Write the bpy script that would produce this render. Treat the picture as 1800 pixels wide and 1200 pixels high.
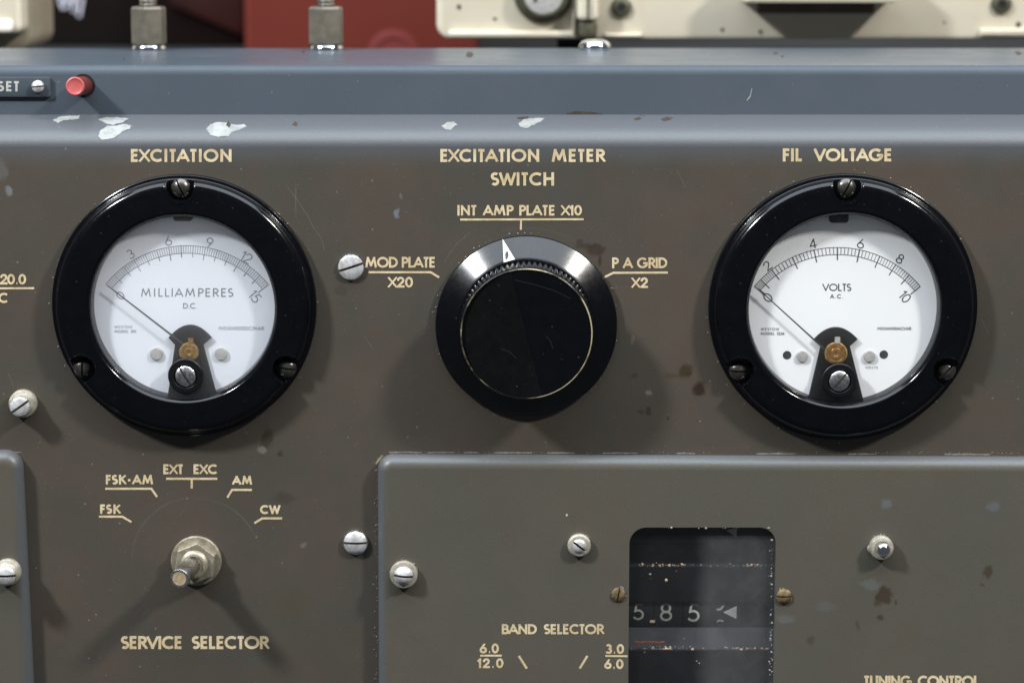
import bpy, bmesh, math, random
from mathutils import Vector, Matrix
from mathutils.bvhtree import BVHTree
rng = random.Random(7)
for o in list(bpy.data.objects):
    bpy.data.objects.remove(o)
SC = bpy.context.scene
COL = SC.collection

# ------------------------------------------------------------------ camera, world, lights, exposure
TH = math.radians(9.5)
DIST = 0.9
FPX = 4500.0
CAM = Vector((0, -DIST * math.cos(TH), DIST * math.sin(TH)))
FW = Vector((0, math.cos(TH), -math.sin(TH)))
UP = Vector((0, math.sin(TH), math.cos(TH)))
RT = Vector((1, 0, 0))
cd = bpy.data.cameras.new('camera')
cam = bpy.data.objects.new('camera', cd)
COL.objects.link(cam)
cam.location = CAM
cam.rotation_euler = (math.pi / 2 - TH, 0, 0)
cd.sensor_width = 36
cd.lens = 36 * FPX / 1800
cd.clip_start = 0.02
cd.clip_end = 30
cd.dof.use_dof = True
cd.dof.focus_distance = 0.893
cd.dof.aperture_fstop = 9.0
SC.camera = cam

w = bpy.data.worlds.new('World')
SC.world = w
w.use_nodes = True
w.node_tree.nodes['Background'].inputs[0].default_value = (0.78, 0.88, 1.0, 1)
w.node_tree.nodes['Background'].inputs[1].default_value = 0.07


def lamp(name, loc, target, size, power, col, size_y=None):
    l = bpy.data.lights.new(name, 'AREA')
    l.shape = 'RECTANGLE' if size_y else 'DISK'
    l.size = size
    if size_y:
        l.size_y = size_y
    l.energy = power
    l.color = col
    o = bpy.data.objects.new(name, l)
    COL.objects.link(o)
    o.location = loc
    o.rotation_euler = (Vector(target) - Vector(loc)).to_track_quat('-Z', 'Y').to_euler()
    return o


lamp('ceiling_spot', (-1.25, -0.87, 1.25), (0, 0, 0), 0.20, 41.0, (0.95, 0.98, 1.0))
lamp('ceiling_spot', (1.25, -0.87, 1.25), (0, 0, 0), 0.20, 32.0, (1.0, 0.97, 0.92))
lamp('ceiling_panel', (0, -0.40, 2.0), (0, 0.0, 0), 2.8, 82.0, (0.82, 0.91, 1.0), 1.8)

SC.view_settings.view_transform = 'Standard'
SC.view_settings.look = 'None'
SC.view_settings.exposure = 0.19
SC.view_settings.gamma = 1.0
SC.view_settings.use_curve_mapping = False
SC.render.engine = 'CYCLES'
SC.cycles.use_denoising = True
SC.cycles.max_bounces = 8
SC.cycles.transparent_max_bounces = 12


# ------------------------------------------------------------------ measuring: photo point -> point on a real surface
def ray(px, py):
    return RT * ((px - 900) / FPX) - UP * ((py - 600) / FPX) + FW


def P(px, py, Y=0.0):
    d = ray(px, py)
    return CAM + d * ((Y - CAM.y) / d.y)


def PZ(px, py, z):
    d = ray(px, py)
    return CAM + d * ((z - CAM.z) / d.z)


def S(p):
    return (p - CAM).dot(FW) / FPX


# ------------------------------------------------------------------ materials
def N(nt, t, **kw):
    n = nt.nodes.new(t)
    for k, v in kw.items():
        if k.startswith('i_'):
            n.inputs[k[2:].replace('_', ' ')].default_value = v
        else:
            setattr(n, k, v)
    return n


def mixc(nt, fac, a, b, blend='MIX'):
    m = nt.nodes.new('ShaderNodeMix')
    m.data_type = 'RGBA'
    m.blend_type = blend
    for sock, v in ((m.inputs[0], fac), (m.inputs[6], a), (m.inputs[7], b)):
        if isinstance(v, (int, float)):
            sock.default_value = v
        elif isinstance(v, tuple):
            sock.default_value = v if len(v) == 4 else v + (1,)
        else:
            nt.links.new(v, sock)
    return m.outputs[2]


def mathn(nt, op, a, b=None, c=None, clamp=False):
    m = nt.nodes.new('ShaderNodeMath')
    m.operation = op
    m.use_clamp = clamp
    for i, v in enumerate((a, b, c)):
        if v is None:
            continue
        if isinstance(v, (int, float)):
            m.inputs[i].default_value = v
        else:
            nt.links.new(v, m.inputs[i])
    return m.outputs[0]


def ramp(nt, v, a, b, lo=0.0, hi=1.0):
    m = nt.nodes.new('ShaderNodeMapRange')
    m.interpolation_type = 'SMOOTHSTEP'
    nt.links.new(v, m.inputs[0])
    m.inputs[1].default_value = a
    m.inputs[2].default_value = b
    m.inputs[3].default_value = lo
    m.inputs[4].default_value = hi
    return m.outputs[0]


def noise(nt, co, scale, detail=4, rough=0.55, w=0.0):
    n = nt.nodes.new('ShaderNodeTexNoise')
    n.noise_dimensions = '4D'
    n.inputs['W'].default_value = w
    n.inputs['Scale'].default_value = scale
    n.inputs['Detail'].default_value = detail
    n.inputs['Roughness'].default_value = rough
    nt.links.new(co, n.inputs['Vector'])
    return n.outputs[0]


def mat(name, c, c2=None, scale=60, rough=0.5, metal=0.0, spec=0.5, rvar=0.0, bump=0.0, bscale=800,
        fine=0.0, specks=0.0, stains=(), seed=0.0, coat=0.0, tint=None, top_sheen=False, edge=False, cut=(0.36, 0.64)):
    """paint / metal / plastic with blotches, fine grain, dust specks and placed stains"""
    m = bpy.data.materials.new(name)
    m.use_nodes = True
    nt = m.node_tree
    b = nt.nodes['Principled BSDF']
    tc = nt.nodes.new('ShaderNodeTexCoord')
    co = nt.nodes.new('ShaderNodeNewGeometry').outputs['Position'] if (stains or top_sheen or edge) else tc.outputs['Object']
    b.inputs['Metallic'].default_value = metal
    b.inputs['Roughness'].default_value = rough
    b.inputs['Specular IOR Level'].default_value = spec
    b.inputs['Coat Weight'].default_value = coat
    b.inputs['Coat Roughness'].default_value = 0.15
    col = None
    big = noise(nt, co, scale, 5, 0.6, seed)
    if c2:
        col = mixc(nt, ramp(nt, big, *cut), c, c2)
    else:
        rgb = nt.nodes.new('ShaderNodeRGB')
        rgb.outputs[0].default_value = c + (1,)
        col = rgb.outputs[0]
    if tint:
        t2 = noise(nt, co, scale * 4.3, 4, 0.65, seed + 3)
        col = mixc(nt, ramp(nt, t2, 0.48, 0.72, 0, 0.6), col, tint)
    sheen = None
    if top_sheen:      # bluish sheen of the rolled top edge painted in, fading down the sheet
        sx = nt.nodes.new('ShaderNodeSeparateXYZ')
        nt.links.new(co, sx.inputs[0])
        zz = mathn(nt, 'ADD', sx.outputs[2], mathn(nt, 'MULTIPLY', noise(nt, co, 45, 4), 0.004))
        sheen = ramp(nt, zz, P(0, 292, 0).z, P(0, 236, 0).z)
        col = mixc(nt, sheen, col, (0.073, 0.078, 0.086))
    if edge:      # blue grey highlight along the cover's rolled rim, painted as colour
        sx = nt.nodes.new('ShaderNodeSeparateXYZ')
        nt.links.new(co, sx.inputs[0])
        yy = mathn(nt, 'ADD', sx.outputs[1], mathn(nt, 'MULTIPLY', noise(nt, co, 60, 4), 0.0004))
        sheen = ramp(nt, yy, SUBY + 0.0002, SUBY + 0.0012)
        col = mixc(nt, sheen, col, (0.082, 0.088, 0.092))
    if fine:
        f = noise(nt, co, 2600, 3, 0.7, seed + 1)
        v = ramp(nt, f, 0.25, 0.75, 1 - fine, 1 + fine)
        cc = nt.nodes.new('ShaderNodeCombineColor')
        for i in range(3):
            nt.links.new(v, cc.inputs[i])
        col = mixc(nt, 1.0, col, cc.outputs[0], 'MULTIPLY')
    if specks:
        for sc_, th, thr, br in ((330, 0.13, 0.80, 0.30), (900, 0.2, 0.86, 0.2)):
            vo = nt.nodes.new('ShaderNodeTexVoronoi')
            vo.inputs['Scale'].default_value = sc_
            nt.links.new(co, vo.inputs['Vector'])
            d = ramp(nt, vo.outputs['Distance'], th * 0.4, th, 1, 0)
            sp = nt.nodes.new('ShaderNodeSeparateColor')
            nt.links.new(vo.outputs['Color'], sp.inputs[0])
            pick = mathn(nt, 'GREATER_THAN', sp.outputs[0], thr)
            fac = mathn(nt, 'MULTIPLY', mathn(nt, 'MULTIPLY', d, pick), mathn(nt, 'MULTIPLY', sp.outputs[1], specks))
            col = mixc(nt, fac, col, (br, br * 0.95, br * 0.86))
    if stains:
        n1 = nt.nodes.new('ShaderNodeTexNoise')
        n1.inputs['Scale'].default_value = 260
        n1.inputs['Detail'].default_value = 4
        nt.links.new(co, n1.inputs['Vector'])
        sub = nt.nodes.new('ShaderNodeVectorMath')
        sub.operation = 'SUBTRACT'
        nt.links.new(n1.outputs['Color'], sub.inputs[0])
        sub.inputs[1].default_value = (0.5, 0.5, 0.5)
        for st in stains:
            kind, p, rx, rz, sc_, strength, edge_, dis = st
            sc1 = nt.nodes.new('ShaderNodeVectorMath')
            sc1.operation = 'SCALE'
            nt.links.new(sub.outputs[0], sc1.inputs[0])
            sc1.inputs['Scale'].default_value = dis
            add = nt.nodes.new('ShaderNodeVectorMath')
            add.operation = 'ADD'
            nt.links.new(co, add.inputs[0])
            nt.links.new(sc1.outputs[0], add.inputs[1])
            s2 = nt.nodes.new('ShaderNodeVectorMath')
            s2.operation = 'SUBTRACT'
            nt.links.new(add.outputs[0], s2.inputs[0])
            s2.inputs[1].default_value = p
            m2 = nt.nodes.new('ShaderNodeVectorMath')
            m2.operation = 'MULTIPLY'
            nt.links.new(s2.outputs[0], m2.inputs[0])
            m2.inputs[1].default_value = (1 / rx, 0, 1 / rz)
            ln = nt.nodes.new('ShaderNodeVectorMath')
            ln.operation = 'LENGTH'
            nt.links.new(m2.outputs[0], ln.inputs[0])
            d = ln.outputs['Value']
            if kind == 'ring':
                d = mathn(nt, 'ABSOLUTE', mathn(nt, 'SUBTRACT', d, 1.0))
                f = ramp(nt, d, 0, edge_, strength, 0)
                f = mathn(nt, 'MULTIPLY', f, ramp(nt, noise(nt, co, 55, 3), 0.42, 0.62, 0.1, 1.0))
                sz = nt.nodes.new('ShaderNodeSeparateXYZ')
                nt.links.new(s2.outputs[0], sz.inputs[0])
                f = mathn(nt, 'MULTIPLY', f, ramp(nt, sz.outputs[2], -0.2 * rz, 0.5 * rz, 0.12, 1.0))
            else:
                f = ramp(nt, d, 1 - edge_, 1, strength, 0)
            col = mixc(nt, f, col, sc_)
    nt.links.new(col, b.inputs['Base Color'])
    if rvar:
        r = ramp(nt, noise(nt, co, scale * 2.1, 5, 0.65, seed + 9), 0.3, 0.7, max(0.02, rough - rvar), min(1, rough + rvar))
        if sheen:
            mr = nt.nodes.new('ShaderNodeMix')
            nt.links.new(sheen, mr.inputs[0])
            nt.links.new(r, mr.inputs[2])
            mr.inputs[3].default_value = 0.43
            r = mr.outputs[0]
        nt.links.new(r, b.inputs['Roughness'])
    if bump:
        bn = nt.nodes.new('ShaderNodeBump')
        bn.inputs['Strength'].default_value = bump
        bn.inputs['Distance'].default_value = 0.0004
        nt.links.new(noise(nt, co, bscale, 4, 0.6, seed + 5), bn.inputs['Height'])
        nt.links.new(bn.outputs[0], b.inputs['Normal'])
    return m


def glass_mat(name, rough=0.02, dust=0.0, sheen_x=None, haze=0.0):
    m = bpy.data.materials.new(name)
    m.use_nodes = True
    nt = m.node_tree
    nt.nodes.remove(nt.nodes['Principled BSDF'])
    out = nt.nodes['Material Output']
    tr = nt.nodes.new('ShaderNodeBsdfTransparent')
    gl = nt.nodes.new('ShaderNodeBsdfGlossy')
    gl.inputs['Roughness'].default_value = rough
    lw = nt.nodes.new('ShaderNodeLayerWeight')
    lw.inputs[0].default_value = 0.5
    fr = mathn(nt, 'ADD', mathn(nt, 'MULTIPLY', mathn(nt, 'POWER', lw.outputs['Facing'], 5.0), 0.9), 0.035)
    mx = nt.nodes.new('ShaderNodeMixShader')
    nt.links.new(fr, mx.inputs[0])
    nt.links.new(tr.outputs[0], mx.inputs[1])
    nt.links.new(gl.outputs[0], mx.inputs[2])
    last = mx.outputs[0]
    if haze:      # old plastic window, slightly milky
        tl = nt.nodes.new('ShaderNodeBsdfTranslucent')
        tl.inputs[0].default_value = (0.97, 0.97, 0.98, 1)
        m3 = nt.nodes.new('ShaderNodeMixShader')
        m3.inputs[0].default_value = haze
        nt.links.new(tr.outputs[0], m3.inputs[1])
        nt.links.new(tl.outputs[0], m3.inputs[2])
        nt.links.new(m3.outputs[0], mx.inputs[1])
    if dust:  # pale layer; with sheen_x it is the painted reflection, not dust
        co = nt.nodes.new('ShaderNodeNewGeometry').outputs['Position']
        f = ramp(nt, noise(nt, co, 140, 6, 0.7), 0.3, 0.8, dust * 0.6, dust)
        if sheen_x:  # keeps the pale layer to the right, as a painted reflection
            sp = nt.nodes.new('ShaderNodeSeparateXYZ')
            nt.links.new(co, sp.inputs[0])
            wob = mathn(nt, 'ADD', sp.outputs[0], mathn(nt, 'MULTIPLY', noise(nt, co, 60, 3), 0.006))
            f = mathn(nt, 'MULTIPLY', f, ramp(nt, wob, sheen_x[0], sheen_x[1], 0.16, 1.0))
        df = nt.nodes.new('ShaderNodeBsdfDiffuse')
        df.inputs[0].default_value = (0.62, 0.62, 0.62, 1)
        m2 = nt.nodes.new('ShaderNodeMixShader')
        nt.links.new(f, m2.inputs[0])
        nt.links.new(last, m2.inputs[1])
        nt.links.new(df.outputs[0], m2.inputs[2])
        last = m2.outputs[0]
    nt.links.new(last, out.inputs[0])
    return m


RUST = (0.022, 0.011, 0.006)
BRN = (0.030, 0.022, 0.013)


def stn(px, py, rx, ry, col, strength, edge=0.6, dis=0.004, kind='blob', Y=0.0):
    p = P(px, py, Y)
    s = S(p)
    return (kind, tuple(p), rx * s, ry * s, col, strength, edge, dis)


panel_stains = [
    stn(470, 770, 15, 26, BRN, 0.75), stn(462, 790, 9, 8, (0.2, 0.18, 0.15), 0.5), stn(492, 795, 9, 5, RUST, 0.5),
    stn(1206, 652, 16, 17, (0.034, 0.022, 0.009), 0.8), stn(1229, 684, 19, 15, RUST, 0.85), stn(1180, 660, 18, 7, BRN, 0.35),
    stn(1115, 660, 7, 7, RUST, 0.4), stn(1140, 722, 8, 9, RUST, 0.55, 0.5, 0.003),
    stn(1125, 722, 9, 3, RUST, 0.45), stn(1175, 736, 4, 4, RUST, 0.6),
    stn(1048, 440, 20, 14, RUST, 0.55, 0.5), stn(1030, 432, 22, 6, RUST, 0.45), stn(1054, 460, 5, 13, RUST, 0.6), stn(1018, 425, 7, 7, RUST, 0.4),
    stn(1112, 598, 8, 12, (0.15, 0.12, 0.09), 0.45), stn(1141, 691, 6, 6, (0.25, 0.25, 0.24), 0.35),
    stn(500, 875, 26, 14, BRN, 0.35), stn(510, 1060, 60, 40, (0.06, 0.05, 0.03), 0.35, 0.9),
    stn(345, 985, 113, 113, (0.13, 0.13, 0.12), 0.30, 0.022, 0.0004, 'ring'),
    stn(925, 572, 172, 172, (0.12, 0.12, 0.11), 0.10, 0.025, 0.0006, 'ring'),
    stn(15, 335, 9, 9, (0.2, 0.22, 0.23), 0.5), stn(2, 300, 12, 26, (0.14, 0.15, 0.155), 0.3),
    stn(697, 375, 6, 10, (0.2, 0.22, 0.24), 0.5), stn(705, 345, 4, 7, (0.2, 0.2, 0.2), 0.3),
    stn(600, 510, 16, 12, (0.03, 0.028, 0.025), 0.35), stn(535, 958, 6, 6, (0.2, 0.2, 0.19), 0.3),
    stn(520, 350, 2.0, 45, (0.2, 0.18, 0.15), 0.25, 0.9, 0.001),
    stn(300, 640, 500, 240, (0.058, 0.050, 0.042), 0.30, 0.95, 0.01),
    stn(800, 640, 190, 170, (0.052, 0.042, 0.034), 0.35, 0.95, 0.01),
]
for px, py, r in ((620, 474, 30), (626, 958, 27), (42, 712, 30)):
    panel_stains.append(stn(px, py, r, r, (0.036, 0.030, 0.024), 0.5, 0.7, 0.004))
# ledge dirt along the joint with the fascia
for px, rx in ((990, 26), (1130, 14), (1165, 16), (520, 8), (1270, 20)):
    panel_stains.append(stn(px, 207, rx, 3.5, RUST, 0.55, 0.6, 0.002))
SUBY = -0.0058
sub_stains = [
    stn(1555, 1045, 18, 20, (0.040, 0.028, 0.016), 0.85, 0.4, 0.006, Y=SUBY), stn(1548, 1085, 8, 7, (0.035, 0.026, 0.018), 0.7, Y=SUBY),
    stn(1542, 1060, 12, 9, (0.040, 0.028, 0.016), 0.6, Y=SUBY), stn(1575, 1058, 5, 5, (0.03, 0.024, 0.016), 0.6, Y=SUBY),
    stn(1737, 1005, 9, 16, (0.040, 0.028, 0.016), 0.75, Y=SUBY), stn(1727, 1030, 4, 6, (0.035, 0.026, 0.018), 0.5, Y=SUBY),
    stn(1425, 1125, 11, 9, (0.04, 0.032, 0.022), 0.5, Y=SUBY), stn(1507, 1098, 3, 12, (0.04, 0.03, 0.02), 0.5, Y=SUBY),
    stn(1560, 885, 13, 13, (0.13, 0.15, 0.18), 0.45, Y=SUBY), stn(1745, 890, 14, 11, (0.12, 0.14, 0.17), 0.35, Y=SUBY),
    stn(1380, 1085, 20, 12, (0.13, 0.15, 0.16), 0.35, Y=SUBY), stn(1450, 1065, 22, 14, (0.12, 0.13, 0.14), 0.25, Y=SUBY),
    stn(1530, 1025, 26, 12, (0.13, 0.14, 0.14), 0.4, Y=SUBY),
    stn(996, 905, 2.5, 3, (0.6, 0.6, 0.58), 0.7, 0.5, 0.0005, Y=SUBY), stn(700, 1040, 14, 8, (0.05, 0.03, 0.02), 0.35, Y=SUBY),
]
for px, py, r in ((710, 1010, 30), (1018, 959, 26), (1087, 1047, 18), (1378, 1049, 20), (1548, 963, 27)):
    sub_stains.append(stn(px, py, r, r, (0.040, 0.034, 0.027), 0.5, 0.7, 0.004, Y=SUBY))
PANEL = mat('brown grey panel paint', (0.072, 0.058, 0.045), (0.060, 0.055, 0.045), 24, 0.34, 0, 0.5, 0.06, 0.12, 1500, 0.15, 0.5,
            panel_stains, 0.3, tint=(0.074, 0.054, 0.041), top_sheen=True)
SUBP = mat('green grey panel paint', (0.087, 0.077, 0.060), (0.077, 0.074, 0.060), 20, 0.34, 0, 0.5, 0.06, 0.12, 1500, 0.14, 0.35,
           sub_stains, 2.3, tint=(0.086, 0.068, 0.053), edge=True)
fas_st = []
FASY = 0.022
for px, py, rx, ry in ((825, 96, 7, 5), (1364, 94, 5, 3), (1377, 99, 3.5, 3), (1789, 95, 8, 4), (218, 104, 3, 4), (533, 91, 4, 3)):
    q = PZ(px, py, P(0, 115, FASY).z)
    fas_st.append(('blob3', tuple(q), rx, ry))
FASC = mat('blue grey housing paint', (0.070, 0.083, 0.101), (0.063, 0.077, 0.094), 18, 0.32, 0, 0.12, 0.05, 0.09, 1500, 0.07, 0.35, (), 4.3)
INK = mat('cream legend ink', (0.62, 0.51, 0.33), (0.48, 0.38, 0.22), 130, 0.55, 0, 0.3, 0, 0, 800, 0.16, 0, (), 1.1, tint=(0.38, 0.27, 0.14))
INKW = mat('pale legend ink', (0.44, 0.43, 0.39), (0.36, 0.355, 0.33), 500, 0.55, 0, 0.3, 0, 0, 800, 0.12)
BLACK = mat('black phenolic', (0.0018, 0.002, 0.003), (0.0024, 0.0026, 0.0038), 200, 0.14, 0, 0.35, 0.03, 0.02, 900, 0.1, 0.10, (), 5)
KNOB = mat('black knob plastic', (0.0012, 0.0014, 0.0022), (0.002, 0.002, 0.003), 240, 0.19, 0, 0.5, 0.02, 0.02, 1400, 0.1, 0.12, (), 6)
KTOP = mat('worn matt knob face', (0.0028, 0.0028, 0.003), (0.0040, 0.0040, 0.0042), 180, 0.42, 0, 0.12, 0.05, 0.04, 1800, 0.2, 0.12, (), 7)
WORN = mat('worn edge of knob', (0.38, 0.33, 0.22), (0.006, 0.006, 0.007), 75, 0.4, 0.0, 0.5, 0, 0, 800, 0.2, 0, (), 8.6, cut=(0.42, 0.56))
WHITE = mat('white pointer paint', (0.72, 0.70, 0.62), (0.60, 0.57, 0.48), 600, 0.5, 0, 0.4, 0, 0, 800, 0.15)
DIAL = mat('white dial enamel', (0.80, 0.81, 0.82), (0.78, 0.79, 0.80), 30, 0.55, 0, 0.3)
DIALH = mat('cool white dial enamel', (0.70, 0.72, 0.77), (0.68, 0.70, 0.75), 30, 0.55, 0, 0.3)
BRDG = mat('black bridge enamel', (0.003, 0.0034, 0.004), (0.005, 0.0055, 0.006), 200, 0.4, 0, 0.3)
INKL = mat('grey dial ink', (0.16, 0.17, 0.18), None, 60, 0.6, 0, 0.2)
INKR = mat('dark dial ink', (0.035, 0.038, 0.035), None, 60, 0.6, 0, 0.2)
INKF = mat('faint dial ink', (0.30, 0.31, 0.32), None, 60, 0.6, 0, 0.2)
DARK = mat('black instrument lacquer', (0.007, 0.008, 0.010), (0.012, 0.013, 0.015), 300, 0.45, 0, 0.4, 0.1, 0.05, 900, 0.2, 0.3)
NEEDLE = mat('dark needle', (0.03, 0.035, 0.035), None, 60, 0.5)
NICKEL = mat('bright nickel', (0.80, 0.80, 0.81), (0.62, 0.61, 0.60), 500, 0.30, 1.0, 0.5, 0.10, 0.06, 1600, 0.06)
ALU = mat('dull white screw metal', (0.66, 0.66, 0.67), (0.46, 0.45, 0.43), 420, 0.38, 0.42, 0.5, 0.12, 0.10, 1500, 0.10, 0, (), 2)
TANM = mat('oxidised tan nut metal', (0.42, 0.38, 0.29), (0.29, 0.255, 0.19), 300, 0.42, 0.5, 0.5, 0.12, 0.15, 1500, 0.14, 0, (), 3, tint=(0.20, 0.16, 0.10))
COLLAR = mat('oxidised cream collar metal', (0.52, 0.49, 0.41), (0.36, 0.33, 0.27), 420, 0.5, 0.45, 0.5, 0.12, 0.15, 1500, 0.12, 0, (), 3, tint=(0.28, 0.22, 0.14))
SLOT = mat('dark slot floor', (0.045, 0.038, 0.026), None, 60, 0.7)  # darker tone for the slot floors
GUNM = mat('blackened screw', (0.085, 0.08, 0.075), (0.13, 0.12, 0.105), 500, 0.28, 0.8, 0.5, 0.1, 0.08, 1500, 0.2)
BRASS = mat('tarnished brass', (0.62, 0.40, 0.15), (0.42, 0.26, 0.09), 500, 0.34, 0.9, 0.5, 0.1, 0.06, 1500, 0.15)
COPPER = mat('copper toned brass', (0.70, 0.40, 0.17), (0.52, 0.33, 0.11), 500, 0.26, 0.9, 0.5, 0.1, 0.05, 1500, 0.1)
OLDBR = mat('rusted brass screw', (0.11, 0.065, 0.03), (0.20, 0.155, 0.075), 600, 0.6, 0.4, 0.5, 0.1, 0.2, 1800, 0.2)
STUD = mat('grey stud metal', (0.47, 0.46, 0.44), (0.36, 0.35, 0.33), 600, 0.5, 0.3, 0.5)
STEEL = mat('worn shaft steel', (0.40, 0.37, 0.34), (0.24, 0.21, 0.18), 300, 0.33, 0.9, 0.5, 0.12, 0.1, 1500, 0.15, 0, (), 4, tint=(0.12, 0.09, 0.06))
SHEND = mat('tan shaft end', (0.38, 0.26, 0.12), (0.46, 0.40, 0.30), 420, 0.5, 0.3)
HEXM = mat('weathered hex metal', (0.155, 0.135, 0.105), (0.11, 0.098, 0.075), 160, 0.5, 0.35, 0.5, 0.1, 0.08, 900, 0.08)
CHROME = mat('chrome', (0.82, 0.82, 0.85), None, 60, 0.12, 1.0)
REDB = mat('faded red button', (0.47, 0.105, 0.10), (0.40, 0.075, 0.07), 300, 0.42, 0, 0.5, 0.05, 0.05, 1600, 0.1, 0.2)
REDD = mat('dark red button side', (0.16, 0.016, 0.014), (0.10, 0.01, 0.01), 300, 0.4)
HOLE = mat('dark recess', (0.004, 0.004, 0.005), None, 60, 0.7)
BEIGE = mat('cream cabinet enamel', (0.60, 0.55, 0.44), (0.56, 0.51, 0.40), 22, 0.42, 0, 0.5, 0.06, 0.06, 900, 0.05, 0.0, (), 1, tint=(0.56, 0.47, 0.35))
BEIGD = mat('shaded cream enamel', (0.27, 0.235, 0.175), (0.23, 0.20, 0.145), 30, 0.5, 0, 0.5, 0.06, 0.06, 900, 0.08, 0.0, (), 1, tint=(0.30, 0.25, 0.18))  # darker copy of the cream: shade on the case side painted in
OLIVE = mat('dark olive metal', (0.10, 0.095, 0.062), (0.07, 0.066, 0.045), 200, 0.45, 0.4)
REDC = mat('brick red cabinet paint', (0.165, 0.029, 0.019), (0.15, 0.026, 0.017), 9, 0.6, 0, 0.2, 0.05)
DKBR = mat('dark brown crate', (0.005, 0.003, 0.0028), (0.009, 0.004, 0.0035), 8, 0.8, 0, 0.1)
CHALK = mat('pale chalk mark', (0.75, 0.75, 0.85), (0.55, 0.55, 0.65), 200, 0.8)
SHELF = mat('dark shelf', (0.012, 0.012, 0.012), None, 60, 0.8)
SLATE = mat('slate mask plate', (0.012, 0.014, 0.019), (0.008, 0.010, 0.014), 120, 0.5, 0, 0.5, 0.08, 0.1, 900, 0.15, 0.4, (), 3)
CHIP = mat('exposed white primer', (0.29, 0.30, 0.30), (0.19, 0.20, 0.20), 210, 0.6, 0, 0.3, 0, 0.1, 900, 0.08, 0, (), 2, tint=(0.31, 0.31, 0.23))
CHIPG = mat('greyed primer', (0.20, 0.205, 0.20), (0.27, 0.275, 0.265), 260, 0.6, 0, 0.3, 0, 0.1, 900, 0.1, 0, (), 2, tint=(0.17, 0.16, 0.13))
CHIPE = mat('broken paint edge', (0.11, 0.115, 0.12), (0.055, 0.058, 0.062), 300, 0.6)
CHIPD = mat('bare rusted metal', (0.045, 0.03, 0.02), (0.02, 0.014, 0.012), 700, 0.7)
NAMEP = mat('slate name plate enamel', (0.040, 0.052, 0.064), (0.035, 0.046, 0.058), 120, 0.45, 0, 0.5, 0, 0.06, 1200, 0.08, 0.4)
GRIT = mat('pale grit', (0.17, 0.155, 0.125), (0.30, 0.29, 0.26), 900, 0.9)
GRITO = mat('tan debris', (0.55, 0.36, 0.20), (0.62, 0.50, 0.36), 700, 0.9)
GRITR = mat('rust red flake', (0.36, 0.09, 0.035), (0.28, 0.06, 0.03), 700, 0.9)
GLASSH = glass_mat('hazy meter window', 0.03, 0.02, None, 0.13)
GLASS = glass_mat('meter window', 0.03, 0.0, None, 0.06)
GLASSW = glass_mat('window with painted sheen', 0.06, 0.052, (P(1232, 1000, SUBY).x, P(1270, 1000, SUBY).x))  # pale right part is a reflected bright band painted into the pane

# ------------------------------------------------------------------ scene graph helpers
WL = {}


def tag(o, label=None, cat=None, group=None, kind=None):
    if label: o['label'] = label
    if cat: o['category'] = cat
    if group: o['group'] = group
    if kind: o['kind'] = kind
    return o


def thing(name, loc, label, cat, group=None, kind=None):
    o = bpy.data.objects.new(name, None)
    o.empty_display_size = 0.01
    COL.objects.link(o)
    o.location = loc
    WL[o.name] = Vector(loc)
    return tag(o, label, cat, group, kind)


class MB:
    """collects polygons in metres, then links them as one mesh object"""

    def __init__(self):
        self.v, self.f = [], []

    def add(self, vs, fs):
        k = len(self.v)
        self.v += [Vector(q) for q in vs]
        self.f += [tuple(i + k for i in f) for f in fs]
        return self

    def build(self, name, m, parent=None, smooth=True, angle=35, label=None, loc=None):
        me = bpy.data.meshes.new(name)
        base = WL[parent.name] if parent else (Vector(loc) if loc is not None else Vector((0, 0, 0)))
        me.from_pydata([tuple(q - base) for q in self.v], [], self.f)
        me.validate()
        if smooth:
            me.polygons.foreach_set('use_smooth', [True] * len(me.polygons))
            me.set_sharp_from_angle(angle=math.radians(angle))
        for mm in (m if isinstance(m, (list, tuple)) else [m]):
            me.materials.append(mm)
        me.update()
        o = bpy.data.objects.new(name, me)
        COL.objects.link(o)
        if parent:
            o.parent = parent
        else:
            o.location = base
        WL[o.name] = Vector(base)
        if label:
            o['label'] = label
        return o


FRONT = (Vector((1, 0, 0)), Vector((0, 0, 1)), Vector((0, -1, 0)))   # right, up, out of the panel
TOPF = (Vector((1, 0, 0)), Vector((0, 1, 0)), Vector((0, 0, 1)))


def lathe(mb, c, prof, s=1.0, seg=64, fr=FRONT, cap0=False, cap1=True, rot=0.0, rfun=None):
    a, b, n = fr
    vs, fs = [], []
    for (r, h) in prof:
        for i in range(seg):
            t = 2 * math.pi * i / seg + rot
            rr = r * (rfun(t, r, h) if rfun else 1)
            vs.append(c + (a * math.cos(t) + b * math.sin(t)) * rr * s + n * h * s)
    for j in range(len(prof) - 1):
        for i in range(seg):
            k = (i + 1) % seg
            fs.append((j * seg + i, j * seg + k, (j + 1) * seg + k, (j + 1) * seg + i))
    if cap1:
        fs.append(tuple((len(prof) - 1) * seg + i for i in range(seg)))
    if cap0:
        fs.append(tuple(reversed(range(seg))))
    return mb.add(vs, fs)


def box(mb, p0, p1):
    x0, y0, z0 = p0
    x1, y1, z1 = p1
    vs = [(x0, y0, z0), (x1, y0, z0), (x1, y1, z0), (x0, y1, z0), (x0, y0, z1), (x1, y0, z1), (x1, y1, z1), (x0, y1, z1)]
    return mb.add(vs, [(0, 3, 2, 1), (4, 5, 6, 7), (0, 1, 5, 4), (1, 2, 6, 5), (2, 3, 7, 6), (3, 0, 4, 7)])


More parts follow.
